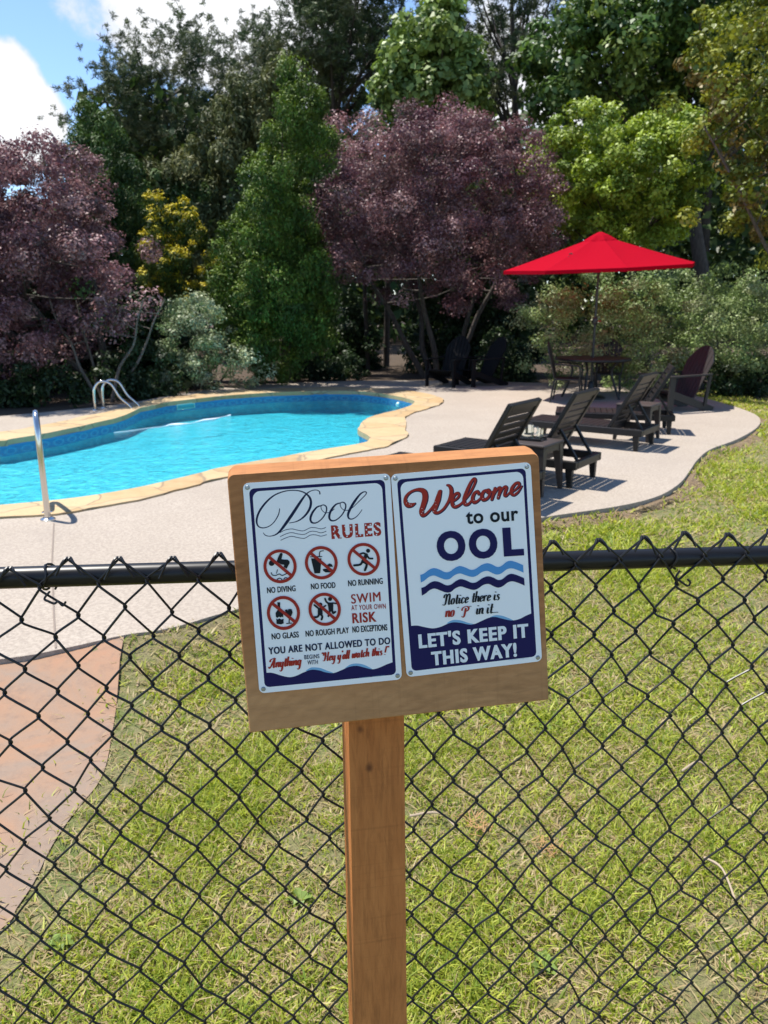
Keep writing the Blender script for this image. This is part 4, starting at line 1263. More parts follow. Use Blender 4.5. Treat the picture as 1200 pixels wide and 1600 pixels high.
# ------------------------------------------------------------------ sun loungers
LD = Vector((.812, -.584, 0)); WDv = Vector((-LD.y, LD.x, 0))
LEN, WID, SH = 1.46, .62, .24
lz = math.atan2(LD.y, LD.x)
def make_lounger(label):
    t_ = thing('sun_lounger', label, 'sun lounger', group='dark sun loungers on the pool deck')
    g = G()
    for y0, y1 in ((0, .05), (WID - .05, WID)):
        g.box(0, LEN, y0, y1, SH - .075, SH)
    g.box(0, .05, .05, WID - .05, SH - .072, SH - .002); g.box(LEN - .05, LEN, .05, WID - .05, SH - .072, SH - .002)
    g.box(LEN - .42, LEN - .38, .05, WID - .05, SH - .06, SH - .01)
    g.build('frame', M_plast, t_, bevel=.008)
    for x in (.04, LEN - .1):
        for y in (.005, WID - .06):
            g = G(); a, b, c_ = .065, .05, .0
            sx_ = 0.012 if x > .5 else -.012
            g.hexa([(x + .008 + sx_, y + .006, 0), (x + b + sx_, y + .006, 0), (x + b + sx_, y + .048, 0), (x + .008 + sx_, y + .048, 0), (x, y, SH - .076), (x + a, y, SH - .076), (x + a, y + .055, SH - .076), (x, y + .055, SH - .076)])
            g.build('leg', M_plast, t_, bevel=.004)
    g = G()
    x = .056
    while x < LEN - .44:
        g.box(x, x + .066, .052, WID - .052, SH - .018, SH + .006); x += .074
    g.build('seat', M_plast, t_, bevel=.003)
    al = rad(61); bl_ = .675; hx = LEN - .385
    def bp(u, y, o_=0): return Vector((hx + u * cos(al) + o_ * sin(al), y, SH + u * sin(al) - o_ * cos(al)))
    g = G()
    for y0, y1 in ((.035, .085), (WID - .085, WID - .035)):
        g.hexa([bp(0, y0, .02), bp(0, y1, .02), bp(0, y1, -.02), bp(0, y0, -.02), bp(bl_, y0, .02), bp(bl_, y1, .02), bp(bl_, y1, -.02), bp(bl_, y0, -.02)])
    for u0, u1 in ((0, .05), (bl_ - .06, bl_)):
        g.hexa([bp(u0, .085, .018), bp(u0, WID - .085, .018), bp(u0, WID - .085, -.018), bp(u0, .085, -.018), bp(u1, .085, .018), bp(u1, WID - .085, .018), bp(u1, WID - .085, -.018), bp(u1, .085, -.018)])
    br = g.build('backrest', M_plast, t_, bevel=.006)
    g = G(); u = .07
    while u < bl_ - .1:
        g.hexa([bp(u, .088, .008), bp(u, WID - .088, .008), bp(u, WID - .088, -.010), bp(u, .088, -.010), bp(u + .048, .088, .008), bp(u + .048, WID - .088, .008), bp(u + .048, WID - .088, -.010), bp(u + .048, .088, -.010)])
        u += .070
    g.build('backrest_slats', M_plast, br)
    g = G()
    for y in (.14, WID - .14):
        g.bar(bp(.30, y, .022), (LEN - .045, y, SH - .01), .03, .022)
    g.bar(bp(.26, .14, .03), bp(.26, WID - .14, .03), .022, .022)
    g.build('support_strut', M_plast, t_)
    return t_
C2 = at_z(900, 722.7, .32); C3 = at_z(1003, 673, .32)
def lounger_foot(c): return Vector((c.x, c.y, ZD)) - LD * LEN
F2, F3 = lounger_foot(C2), lounger_foot(C3)
F1 = at_z(625, 705, .32) - WDv * WID; F1.z = ZD
l2 = make_lounger('dark slatted sun lounger with raised back right behind the table with the glass pitcher')
l2.location = F2; l2.rotation_euler = (0, 0, lz)
dup(l2, F1, lz, 'dark sun lounger nearest the camera, its foot and legs hidden by the wooden sign')
dup(l2, F3, lz, 'dark sun lounger in front of the side table holding a lone glass')
dup(l2, Vector((2.20, 9.86, ZD)), math.atan2(-.24, .97), 'farthest dark sun lounger, back seen edge-on behind the second side table')

# side tables
def make_table(label):
    t_ = thing('side_table', label, 'side table', group='brown resin side tables between loungers')
    a, h = .42, .435
    g = G(); g.box(-a / 2, a / 2, -a / 2, a / 2, h - .03, h); g.build('table_top', M_tplast, t_, bevel=.012)
    g = G(); b = a / 2 - .012
    for (p, q) in (((-b, -b), (b, -b)), ((b, -b), (b, b)), ((b, b), (-b, b)), ((-b, b), (-b, -b))):
        p, q = Vector((*p, 0)), Vector((*q, 0)); d = (q - p).normalized(); L_ = (q - p).length; n_ = Vector((d.y, -d.x, 0))
        prof = [(0.03, .03), (.05, .10), (.5, .115), (.95, .10), (.97, .03)]
        # apron with an arched lower edge
        xs = [.02 + (L_ - .04) * k / 12 for k in range(13)]
        top_ = [p + d * x + Vector((0, 0, h - .0305)) for x in xs]
        bot_ = [p + d * x + Vector((0, 0, h - .075 - .075 * (abs(2 * x / L_ - 1) ** 4))) for x in xs]
        for k in range(12):
            i_ = n_ * -.012
            g.hexa([bot_[k], bot_[k + 1], bot_[k + 1] + i_, bot_[k] + i_, top_[k], top_[k + 1], top_[k + 1] + i_, top_[k] + i_])
    g.build('apron', M_tplast, t_)
    for sx_ in (-1, 1):
        for sy_ in (-1, 1):
            g = G(); o_ = a / 2 - .006
            def q(e, w_, z): return [(sx_ * e, sy_ * e, z), (sx_ * (e - w_), sy_ * e, z), (sx_ * (e - w_), sy_ * (e - w_), z), (sx_ * e, sy_ * (e - w_), z)]
            bt, tp = q(o_ + .012, .035, 0), q(o_, .075, h - .032)
            if sx_ * sy_ < 0: bt, tp = bt[::-1], tp[::-1]
            g.hexa(bt + tp); g.build('leg', M_tplast, t_, bevel=.003)
    return t_
A1 = at_z(883.6, 686, .515); A1.z = ZD
wq = (A1 - C2).dot(WDv)
T1 = A1 - LD * .21 - WDv * (.21 + max(0, wq + .02))
tb = make_table('brown side table carrying a glass pitcher on a dark tray'); tb.location = T1; tb.rotation_euler = (0, 0, lz)
T2c = Vector((3.10, 8.92, ZD)); T2 = T2c - LD * .21 + WDv * .21
dup(tb, T2, lz, 'brown side table carrying one drinking glass')
# pitcher on tray, glasses
TH = ZD + .435
pt = at_z(829, 685, TH + .01)
tray = G(); tray.box(-.12, .12, -.08, .08, 0, .008); tray.box(-.12, .12, -.08, -.072, .0085, .02); tray.box(-.12, .12, .072, .08, .0085, .02)
o = tray.build('tray', M_plast, bevel=.002); o.location = (pt.x, pt.y, TH + .001); o.rotation_euler = (0, 0, lz + .1)
tag(o, 'small dark tray under the glass pitcher', 'tray')
pit = thing('glass_pitcher', 'squat clear glass pitcher with dark knobbed lid on the tray', 'pitcher', (pt.x - .03, pt.y, TH + .0105))
g = G(); g.lathe([(.05, 0), (.056, .012), (.058, .06), (.054, .11), (.05, .125), (.047, .125), (.051, .10), (.054, .06), (.052, .014), (.046, .008)], 24); g.build('jug', M_glass, pit, True)
g = G(); g.lathe([(.048, .1255), (.04, .136), (.012, .142), (.010, .15), (.016, .16), (.010, .17), (.002, .172)], 16); g.build('lid', M_plast, pit, True)
g = G(); g.tube(catmull([(.055, 0, .10), (.09, 0, .095), (.095, 0, .06), (.058, 0, .035)], 5), .006, 8); g.build('handle', M_glass, pit, True)
def tumbler(loc, label):
    g = G(); g.lathe([(.028, 0), (.034, .09), (.031, .09), (.026, .008)], 18)
    o = g.build('drinking_glass', M_glass, None, True); o.location = loc
    return tag(o, label, 'glass', 'drinking glasses on the side tables')
tumbler((pt.x + .075, pt.y - .01, TH + .0105), 'clear tumbler on the tray beside the pitcher')
tumbler((T2.x - .02, T2.y + .08, TH + .001), 'clear drinking glass alone on the farther side table')

# ------------------------------------------------------------------ umbrella, patio table, chairs
UC = at_Y(926, 560, 13.5); UC.z = ZD
um = thing('patio_umbrella', 'bright red patio umbrella opened over the round table', 'umbrella', UC)
g = G(); g.tube([(0, 0, .03), (0, 0, 2.62)], .021, 12); g.build('pole', M_metal_dk, um, True)
g = G(); g.lathe([(.26, 0), (.26, .025), (.2, .05), (.06, .07), (.045, .28), (.03, .3)], 24); g.build('base', M_metal_dk, um, True)
g = G(); g.lathe([(.03, 1.25), (.045, 1.27), (.045, 1.36), (.03, 1.38)], 14); hub = g.build('crank_box', M_metal_dk, um, True)
g = G(); g.tube([(.04, -.02, 1.31), (.085, -.05, 1.31)], .012, 8); g.build('crank_knob', M_knob, hub, True)
tilt = Matrix.Rotation(rad(2.6), 4, 'Y') @ Matrix.Rotation(rad(6.5), 4, 'X')
tilt = Matrix.Translation((0, 0, 2.2)) @ Matrix.Rotation(rad(-2.6), 4, 'Y') @ Matrix.Rotation(rad(3.4), 4, 'X')
RU, HU = 1.60, .50
def canopy_pt(a, r):
    k = round(a / (pi / 4)) * (pi / 4)
    da = a - k                                     # sag between the ribs
    flat = cos(pi / 8) / cos(abs(abs(da) - 0) if False else (pi / 8 - abs(abs(da) - pi / 8)) * 0 + (abs(((a + pi / 8) % (pi / 4)) - pi / 8)))
    # straight hem between rib tips
    m_ = (a % (pi / 4)) - pi / 8
    hem = cos(pi / 8) / cos(m_)
    sag = .10 * (1 - (abs(m_) / (pi / 8)) ** 2) * r
    z = HU * (1 - r) ** 1.06 - sag * .8 * (1 - r)
    return (RU * r * hem * cos(a), RU * r * hem * sin(a), z)
NA, NRr = 48, 9
vs, fs = [], []
a_off = pi / 2
for i in range(NRr + 1):
    r_ = .10 + .90 * i / NRr
    for k in range(NA):
        vs.append(canopy_pt(2 * pi * k / NA, r_))
for i in range(NRr):
    for k in range(NA):
        k2 = (k + 1) % NA; fs.append((i * NA + k, i * NA + k2, (i + 1) * NA + k2, (i + 1) * NA + k))
g = G(); g.add([tilt @ Vector(v) for v in vs], fs)
# hem flap
hem = [canopy_pt(2 * pi * k / NA, 1.0) for k in range(NA)]
g.add([tilt @ Vector(v) for v in hem] + [tilt @ (Vector(v) + Vector((0, 0, -.055))) for v in hem], [(k, (k + 1) % NA, NA + (k + 1) % NA, NA + k) for k in range(NA)])
cn = g.build('canopy', M_red_cloth, um)
g = G(); vs = []
for r_, dz in ((.02, .075), (.10, .055), (.17, .015), (.185, -.015)):
    for k in range(NA):
        p = canopy_pt(2 * pi * k / NA, r_); vs.append(tilt @ Vector((p[0], p[1], HU * (1 - r_) + dz - .02 + .012 * cos(8 * 2 * pi * k / NA) * (r_ > .15))))
g.add(vs, [(i * NA + k, i * NA + (k + 1) % NA, (i + 1) * NA + (k + 1) % NA, (i + 1) * NA + k) for i in range(3) for k in range(NA)] + [tuple(range(NA))])
g.build('vent', M_red_cloth, cn)
for k in range(8):
    a = 2 * pi * k / 8; p = canopy_pt(a, .98); q = canopy_pt(a, .12)
    g = G(); g.bar(tilt @ (Vector(p) + Vector((0, 0, -.03))), tilt @ (Vector(q) + Vector((0, 0, -.03))), .018, .018); g.build('rib', M_metal_dk, um)
g = G(); p = Vector(canopy_pt(rad(222), .55)) + Vector((0, 0, .006))
g.tube(catmull([tilt @ p, tilt @ (p + Vector((.03, -.02, .02))), tilt @ (p + Vector((.05, -.06, -.03))), tilt @ (p + Vector((0, -.10, -.05))), tilt @ (p + Vector((-.04, -.12, -.03)))], 4), .009, 6)
g.build('tie_strap', mat('dark_strap', (.10, .01, .015), .8), cn)

ptab = thing('patio_table', 'round dark patio table under the red umbrella', 'table', UC)
g = G(); g.lathe([(.05, .655), (.63, .655), (.645, .665), (.645, .69), (.635, .70), (.05, .70)], 40); g.build('table_top', M_adir, ptab, True)
for k in range(4):
    a = pi / 4 + k * pi / 2 + .3
    g = G(); g.tube(catmull([(cos(a) * .5, sin(a) * .5, 0), (cos(a) * .38, sin(a) * .38, .3), (cos(a) * .34, sin(a) * .34, .5), (cos(a) * .45, sin(a) * .45, .654)], 4), .022, 8); g.build('leg', M_adir, ptab, True)
def fan_back(t_, m, w, h, tilt_deg, y0, z0, ns=7, name='backrest'):
    """arched back of upright slats leaning away (+y)"""
    g = G(); tl = rad(tilt_deg); sw = w / ns
    for k in range(ns):
        x0 = -w / 2 + k * sw + .004; x1 = x0 + sw - .008
        def top(x): return h - .42 * h * (2 * abs(x) / w) ** 2.4 * .75
        for x_a, x_b in ((x0, (x0 + x1) / 2), ((x0 + x1) / 2, x1)):
            ha, hb = top(x_a), top(x_b); f_ = 1.12
            def pt_(x, u, o_):
                xx = x * (.82 + .18 * min(1, u / h * 1.4)); return (xx, y0 + u * sin(tl) + o_ * cos(tl), z0 + u * cos(tl) - o_ * sin(tl))
            lo = [pt_(x_a, 0, 0), pt_(x_b, 0, 0), pt_(x_b, 0, .018), pt_(x_a, 0, .018)]
            md = [pt_(x_a, h * .5, 0), pt_(x_b, h * .5, 0), pt_(x_b, h * .5, .018), pt_(x_a, h * .5, .018)]
            hi = [pt_(x_a, ha, 0), pt_(x_b, hb, 0), pt_(x_b, hb, .018), pt_(x_a, ha, .018)]
            g.hexa(lo + md); g.hexa(md + hi)
    return g.build(name, m, t_)
def make_adirondack(label, m, s_=1.0):
    t_ = thing('adirondack_chair', label, 'adirondack chair', group='adirondack chairs round the pool deck')
    fan_back(t_, m, .56, .86, 27, .16, .20)
    g = G()
    for k in range(6):
        y = -.36 + k * .092; z = .34 - .028 * k
        g.hexa([(-.27, y, z - .018), (.27, y, z - .018), (.27, y + .082, z - .043), (-.27, y + .082, z - .043), (-.27, y, z), (.27, y, z), (.27, y + .082, z - .025), (-.27, y + .082, z - .025)])
    g.build('seat', m, t_)
    for sx_ in (-1, 1):
        x = sx_ * .30
        g = G(); g.bar((x, -.34, 0), (x, -.34, .52), .035, .10, (0, 1, 0)); g.build('leg', m, t_, bevel=.004)
        g = G(); g.bar((x * .9, -.36, .29), (x * .9, .52, .0), .03, .11); g.build('side_rail', m, t_, bevel=.004)
        g = G(); g.hexa([(x - .05, -.42, .521), (x + .05, -.42, .521), (x + .035, .40, .541), (x - .035, .40, .541), (x - .05, -.42, .545), (x + .05, -.42, .545), (x + .035, .40, .565), (x - .035, .40, .565)]); g.build('armrest', m, t_, bevel=.004)
        g = G(); g.bar((x, .38, .54), (x * .95, .34, .08), .03, .05, (0, 1, 0)); g.build('rear_brace', m, t_)
    return t_
p = at_z(1052, 640, ZD)
ad = make_adirondack('brown adirondack chair standing in the sun right of the red umbrella', M_adir)
ad.location = p; ad.rotation_euler = (0, 0, rad(-68))
p = at_z(700, 602.5, ZD)
sd = make_adirondack('dark adirondack chair in tree shade, its round back facing us more squarely', M_shade)
sd.location = p; sd.rotation_euler = (0, 0, rad(-32))
dup(sd, at_z(748, 602, ZD), rad(-62), 'dark adirondack chair in tree shade turned side-on, nearer the red umbrella')
def make_chair(label):
    t_ = thing('patio_chair', label, 'chair', group='arched back chairs at the round table')
    fan_back(t_, M_adir, .46, .60, 14, .20, .40, 6)
    g = G(); g.box(-.24, .24, -.24, .20, .37, .40); g.build('seat', M_adir, t_, bevel=.008)
    for sx_ in (-1, 1):
        for y in (-.22, .22):
            g = G(); g.tube([(sx_ * .24, y * 1.15, 0), (sx_ * .215, y * .9, .37)], [.013, .017], 8); g.build('leg', M_adir, t_, True)
        g = G(); g.tube(catmull([(sx_ * .24, -.21, .37), (sx_ * .26, -.2, .58), (sx_ * .26, -.1, .62), (sx_ * .25, .2, .63)], 4), .014, 8); g.build('armrest', M_adir, t_, True)
    return t_
ch = make_chair('patio chair at the left side of the round table, seen side-on')
ch.location = Vector((3.08, 13.0, ZD)); ch.rotation_euler = (0, 0, rad(72))
dup(ch, Vector((4.05, 14.1, ZD)), rad(-18), 'patio chair behind the round table, arched back facing us')

# ------------------------------------------------------------------ trees
def leafcloud(P, Nn, size, asp, col, T=None, fold=.12):
    n = len(P)
    if T is None:
        T = rng.normal(0, 1, (n, 3))
    Nn = Nn / (np.linalg.norm(Nn, axis=1, keepdims=True) + 1e-9)
    T = T - Nn * (T * Nn).sum(1, keepdims=True); T /= (np.linalg.norm(T, axis=1, keepdims=True) + 1e-9)
    B = np.cross(Nn, T)
    s_ = size[:, None]
    V = np.stack([P - T * s_ * .5, P + B * s_ * asp * .5 + Nn * s_ * fold, P + T * s_ * .5, P - B * s_ * asp * .5 + Nn * s_ * fold], 1).reshape(-1, 3)
    F = np.arange(4 * n).reshape(n, 4)
    return V, F, np.repeat(col, 4, 0)
def pick(pal, n):
    pal = np.array(pal); k = rng.integers(0, len(pal), n)
    return pal[k] * rng.uniform(.78, 1.25, (n, 1))
def crown_points(px, Y, thick, ncl, lobe=.17, lz_=.85):
    """clump centres inside a traced outline standing at distance Y, rounded in depth"""
    poly = np.array([[at_Y(x, y, Y).x, at_Y(x, y, Y).z] for x, y in px])
    lo, hi = poly.min(0), poly.max(0)
    ed = np.array(dense([tuple(p) for p in poly], .2))
    def edge(c): return np.array([np.sqrt(((ed - q) ** 2).sum(1).min()) for q in c])
    c = rng.uniform(lo, hi, (2500, 2)); c = c[inside(poly, c[:, 0], c[:, 1])]
    d = edge(c); dm = max(d.max(), .3)
    area = (hi - lo).prod() * len(c) / 2500
    RL = lobe * math.sqrt(area)
    # boughs: rounded masses spaced through the crown, gaps between them
    cen, rads = [], []
    for q, dq in zip(c, d):
        if dq < RL * .42: continue
        half = math.sqrt(max(0, 1 - (1 - min(1, dq / dm)) ** 2)) * thick
        for s_ in (-1, 1):
            p = np.array([q[0], Y + s_ * half * rng.uniform(.35, 1), q[1]])
            if all(((p - o) ** 2).sum() > (RL * 1.02) ** 2 for o in cen):
                cen.append(p); rads.append(RL * rng.uniform(.62, 1.12) * min(1, .55 + dq / dm))
    cen, rads = np.array(cen), np.array(rads)
    w = rads ** 2; k = rng.choice(len(cen), ncl, p=w / w.sum())
    u = rng.normal(0, 1, (ncl, 3)) + np.array([0, -.25, .35]); u /= np.linalg.norm(u, axis=1, keepdims=True)
    P = cen[k] + u * (rads[k] * np.where(rng.uniform(0, 1, ncl) < .2, rng.uniform(.2, .7, ncl), rng.uniform(.78, 1.08, ncl)))[:, None] * np.array([1, 1, lz_])
    P[:, 2] = np.maximum(P[:, 2], .1)
    keep = inside(poly, P[:, 0], P[:, 2]) | (edge(P[:, [0, 2]]) < RL * .38)
    P[~keep] = cen[k][~keep]
    return P, w
def tree(name, label, cat, px, Y, thick, ncl, rc, nleaf, size, pal, mode='leaf', base=None, trunk_r=.12, limbs=10, asp=.55, m=None, barkm=None, stems=1, group=None, flat=.75, tips=None, crown='crown', trunk='trunk', spread=.25, lobe=.17, lz_=.85):
    C, d = crown_points(px, Y, thick, ncl, lobe, lz_); rc = rc * .8
    if base is None:
        base = (float(C[:, 0].mean()), Y)
    b = np.array([base[0], base[1], 0])
    t_ = thing(name, label, cat, tuple(b), 0, group)
    n = ncl * nleaf
    idx = np.repeat(np.arange(ncl), nleaf)
    r = rc * rng.uniform(.6, 1.35, ncl)[idx]
    u = rng.normal(0, 1, (n, 3)); u /= np.linalg.norm(u, axis=1, keepdims=True)
    rad_ = rng.uniform(.15, 1, n) ** .55
    sz = size * rng.uniform(.65, 1.35, n)
    ccol = pick(pal, ncl)
    col = ccol[idx] * rng.uniform(.75, 1.3, (n, 1))
    T = None
    if mode == 'leaf':
        P = C[idx] + u * (r * rad_)[:, None] * np.array([1, 1, flat]); P[:, 2] = np.maximum(P[:, 2], .04)
        Nn = u * .8 + np.array([0, 0, .45]) + rng.normal(0, .42, (n, 3))
    elif mode == 'spray':                       # upright feathery sprays
        out = C - np.array([C[:, 0].mean(), Y, 0]); out[:, 2] = 0; out /= np.linalg.norm(out, axis=1, keepdims=True) + 1e-6
        ax = out[idx] * .55 + np.array([0, 0, .9]) + rng.normal(0, .4, (n, 3))
        ax /= np.linalg.norm(ax, axis=1, keepdims=True)
        P = C[idx] + u * (r * rad_)[:, None] * np.array([.7, .7, 1]) + ax * (r * .3)[:, None]
        T = ax; Nn = u + rng.normal(0, .45, (n, 3)) + np.array([0, 0, .25])
        if tips is not None:
            hi = u[:, 2] > .4
            col[hi] = pick(tips, hi.sum()) * rng.uniform(.8, 1.2, (hi.sum(), 1))
    else:                                       # 'tuft': needles radiating from the twig end
        nt_ = max(1, nleaf // 28)
        tc_ = C[idx] + (rng.normal(0, .5, (ncl, nt_, 3)) * rc * np.array([1.15, 1.15, .7]))[idx, (np.arange(n) % nt_)]
        u2 = u + np.array([0, 0, .45]); u2 /= np.linalg.norm(u2, axis=1, keepdims=True)
        P = tc_ + u2 * (sz * .5)[:, None]; T = u2; Nn = u * .5 + rng.normal(0, .6, (n, 3)) + np.array([0, 0, .5])
    V, F, Cc = leafcloud(P, Nn, sz, asp, col, T)
    mesh_np(crown, V - b, F, m or M_leaf, Cc, t_)
    # trunk(s) and limbs reaching for the clumps
    zmin = float(np.quantile(C[:, 2], .12)); cx = float(C[:, 0].mean()); ztop = float(np.quantile(C[:, 2], .9))
    order = np.argsort(C[:, 2])
    for s_ in range(stems):
        g = G()
        ang = 2 * pi * s_ / max(stems, 1) + .7
        f0 = np.array([b[0] + (cos(ang) * spread * .5 if stems > 1 else 0), b[1] + (sin(ang) * spread * .5 if stems > 1 else 0), -.1])
        tgt = np.array([cx + cos(ang) * spread * 4 * (stems > 1), Y + sin(ang) * spread * 2 * (stems > 1), zmin + (ztop - zmin) * (.75 if stems == 1 else .5)])
        pts = [f0 + (tgt - f0) * k / 5 + np.array([rng.normal(0, .05), rng.normal(0, .05), 0]) * (0 < k < 5) for k in range(6)]
        path_ = catmull(pts, 3); m_ = len(path_)
        rs = [trunk_r / (stems ** .5) * (1 - .75 * i / (m_ - 1)) for i in range(m_)]
        g.tube([Vector(p - b) for p in path_], rs, 9)
        for k in range(max(1, limbs // stems)):
            c = C[rng.integers(0, ncl)]
            i = min(m_ - 2, max(2, int(m_ * np.clip((c[2] * .75 - 0) / (tgt[2] + .01), .3, .92))))
            p0 = path_[i]; mid = p0 * .5 + c * .5 + np.array([0, 0, -.08 * np.linalg.norm(c - p0)])
            lp = catmull([p0, mid, c], 4)
            g.tube([Vector(q - b) for q in lp], [rs[i] * .55 * (1 - .8 * j / (len(lp) - 1)) for j in range(len(lp))], 6)
        g.build(trunk, barkm or M_bark, t_, True)
    return t_

PLUM = [(.17, .082, .092), (.21, .105, .11), (.11, .052, .064), (.29, .17, .17), (.15, .085, .085)]
tree('purple_plum', 'large purple-leaved plum filling the left edge beyond the pool', 'tree', [(-160, 240), (-40, 212), (10, 203), (50, 205), (90, 212), (130, 232), (138, 268), (160, 330), (200, 372), (208, 398), (185, 440), (160, 480), (140, 560), (60, 600), (-60, 600), (-160, 600)],
     14.2, 2.2, 600, .34, 200, .06, PLUM, lobe=.125, lz_=.6, base=(-5.3, 14.4), trunk_r=.16, stems=3, limbs=18, spread=.4)
tree('purple_plum', 'broad purple-leaved plum at the middle of the far deck', 'tree', [(500, 195), (540, 182), (580, 188), (620, 178), (680, 172), (700, 150), (715, 158), (740, 184), (800, 188), (840, 200), (850, 240), (862, 290), (878, 350), (868, 405), (830, 450), (790, 500), (745, 478), (700, 500), (650, 478), (610, 498), (565, 470), (520, 455), (498, 410), (476, 350), (468, 290), (488, 262), (522, 240)],
     18.2, 2.4, 720, .38, 200, .06, PLUM, lobe=.115, lz_=.6, base=(1.3, 18.2), trunk_r=.17, stems=5, limbs=26, spread=.55)
tree('slender_tree', 'thin multi-stemmed tree with bare pale trunks left of the pool ladder', 'tree', [(120, 420), (160, 400), (215, 430), (225, 480), (190, 520), (150, 520), (120, 470)], 13.6, .8, 40, .3, 70, .07, PLUM + [(.05, .09, .02)], base=(-4.9, 13.6), trunk_r=.07, stems=4, limbs=8, spread=.28, barkm=M_bark_pale)
CED = [(.05, .09, .024), (.065, .11, .028), (.038, .075, .02)]
tree('dark_cedar', 'dark green cedar rising behind the left plum', 'tree', [(112, 205), (140, 188), (175, 200), (192, 212), (212, 265), (238, 320), (242, 400), (225, 480), (180, 560), (120, 560), (95, 400), (100, 260)],
     18.5, 1.3, 220, .38, 220, .10, CED, 'spray', lobe=.11, lz_=1.15, asp=.3, trunk_r=.15, tips=[(.07, .12, .025), (.05, .10, .02)], m=M_needle)
tree('golden_conifer', 'yellow-tipped golden conifer between the cedar and the green cypress', 'tree', [(230, 330), (240, 296), (262, 312), (285, 318), (305, 318), (322, 350), (332, 385), (352, 375), (357, 395), (345, 440), (310, 480), (240, 480), (222, 420)],
     17.2, .9, 100, .26, 190, .08, [(.07, .10, .016), (.09, .12, .018), (.04, .07, .014)], 'spray', lobe=.11, lz_=1.15, asp=.3, trunk_r=.08, tips=[(.52, .42, .022), (.62, .50, .03), (.40, .36, .03)], m=M_needle)
tree('variegated_shrub', 'pale variegated shrub bulging over the far pool edge', 'shrub', [(262, 480), (285, 452), (320, 445), (350, 462), (358, 500), (385, 530), (412, 545), (432, 575), (425, 603), (280, 606), (255, 560)],
     15.3, .9, 150, .24, 100, .06, [(.23, .28, .15), (.34, .38, .23), (.15, .21, .09)], base=(-3.6, 15.4), trunk_r=.05, stems=3, limbs=12, crown='foliage', trunk='stem')
CYP = [(.055, .10, .016), (.07, .12, .018), (.038, .075, .013)]
tree('green_cypress', 'tall bright green cypress left of the central plum', 'tree', [(440, 150), (452, 132), (470, 140), (490, 160), (508, 180), (524, 215), (520, 262), (485, 292), (480, 340), (505, 395), (524, 440), (525, 510), (500, 585), (400, 590), (358, 530), (342, 455), (350, 395), (376, 345), (396, 270), (422, 190)],
     16.4, 1.6, 520, .36, 230, .075, CYP, 'spray', lobe=.075, lz_=1.2, asp=.32, trunk_r=.14, tips=[(.125, .195, .026), (.095, .16, .022), (.15, .21, .028)], m=M_needle)
MAP = [(.22, .29, .035), (.27, .34, .045), (.16, .23, .03)]
tree('bright_maple', 'bright yellow-green maple right of the central plum', 'tree', [(812, 228), (840, 200), (880, 178), (915, 165), (945, 170), (985, 185), (1030, 172), (1062, 172), (1082, 200), (1088, 245), (1118, 285), (1118, 350), (1060, 385), (960, 395), (880, 372), (868, 310), (828, 285)],
     18.4, 1.8, 360, .34, 190, .075, MAP, lobe=.15, lz_=.6, base=(6.3, 18.6), trunk_r=.13, limbs=20, asp=.8)
tree('grey_green_hedge', 'rounded grey-green flowering hedge behind the red umbrella', 'hedge', [(812, 500), (830, 470), (870, 455), (920, 440), (1000, 425), (1100, 415), (1200, 422), (1320, 430), (1400, 470), (1400, 612), (1200, 607), (1100, 600), (950, 596), (850, 592), (815, 560)],
     15.3, 1.2, 520, .30, 130, .055, [(.20, .275, .095), (.26, .325, .135), (.14, .195, .06), (.23, .26, .13)], base=(7.0, 15.4), trunk_r=.06, stems=5, limbs=20, crown='foliage', trunk='stem', spread=.45)
tree('crape_myrtle', 'yellow-green crape myrtle with bronze tips at the right edge', 'tree', [(1085, 110), (1092, 70), (1120, 20), (1150, -60), (1400, -60), (1400, 430), (1200, 425), (1150, 418), (1118, 395), (1110, 330), (1140, 285), (1105, 240), (1085, 190), (1082, 150)],
     13.2, 1.6, 330, .30, 90, .085, [(.18, .20, .028), (.23, .245, .035), (.13, .16, .024), (.20, .15, .04)], base=(8.6, 13.6), trunk_r=.1, stems=3, limbs=18, barkm=M_bark_pale, spread=.4, asp=.7)
tree('dark_oak', 'dark green broadleaf tree towering behind the bright maple', 'tree', [(800, 70), (830, 40), (860, 60), (900, 0), (960, -90), (1200, -90), (1240, 100), (1180, 260), (1080, 230), (1000, 200), (920, 190), (850, 200), (815, 160), (840, 110)],
     25, 3.2, 420, .62, 90, .2, [(.065, .12, .03), (.085, .145, .036), (.045, .09, .024), (.13, .18, .04)], base=(10.5, 25), trunk_r=.28, limbs=22, asp=.6)
tree('sweetgum', 'pale green leafy sweetgum above the central plum', 'tree', [(590, 120), (612, 60), (640, 20), (680, -10), (712, 30), (730, 80), (752, 120), (768, 170), (740, 200), (680, 205), (600, 198), (572, 160)],
     27, 2.0, 230, .55, 80, .21, [(.17, .245, .06), (.21, .285, .08), (.125, .185, .048)], base=(2.2, 27), trunk_r=.22, limbs=20, asp=.75)
PIN = [(.060, .085, .036), (.08, .105, .042), (.045, .07, .03), (.10, .11, .05)]
tree('loblolly_pine', 'broad round-topped pine standing against the sky at left', 'pine tree', [(128, 160), (140, 130), (165, 108), (195, 84), (222, 72), (246, 46), (278, 36), (310, 42), (345, 55), (360, 80), (372, 130), (375, 230), (330, 290), (240, 300), (165, 260), (126, 215)],
     38, 4.2, 270, .85, 300, .21, PIN, 'tuft', asp=.15, m=M_needle, base=(-9.8, 38), trunk_r=.35, limbs=34, barkm=M_bark)
tree('loblolly_pine', 'narrow pine just right of the round-topped pine', 'pine tree', [(352, 120), (372, 90), (395, 60), (420, 40), (440, 70), (445, 200), (430, 300), (360, 300)],
     43, 2.6, 110, .85, 280, .21, PIN, 'tuft', asp=.15, m=M_needle, base=(-7.4, 43), trunk_r=.28, limbs=18)
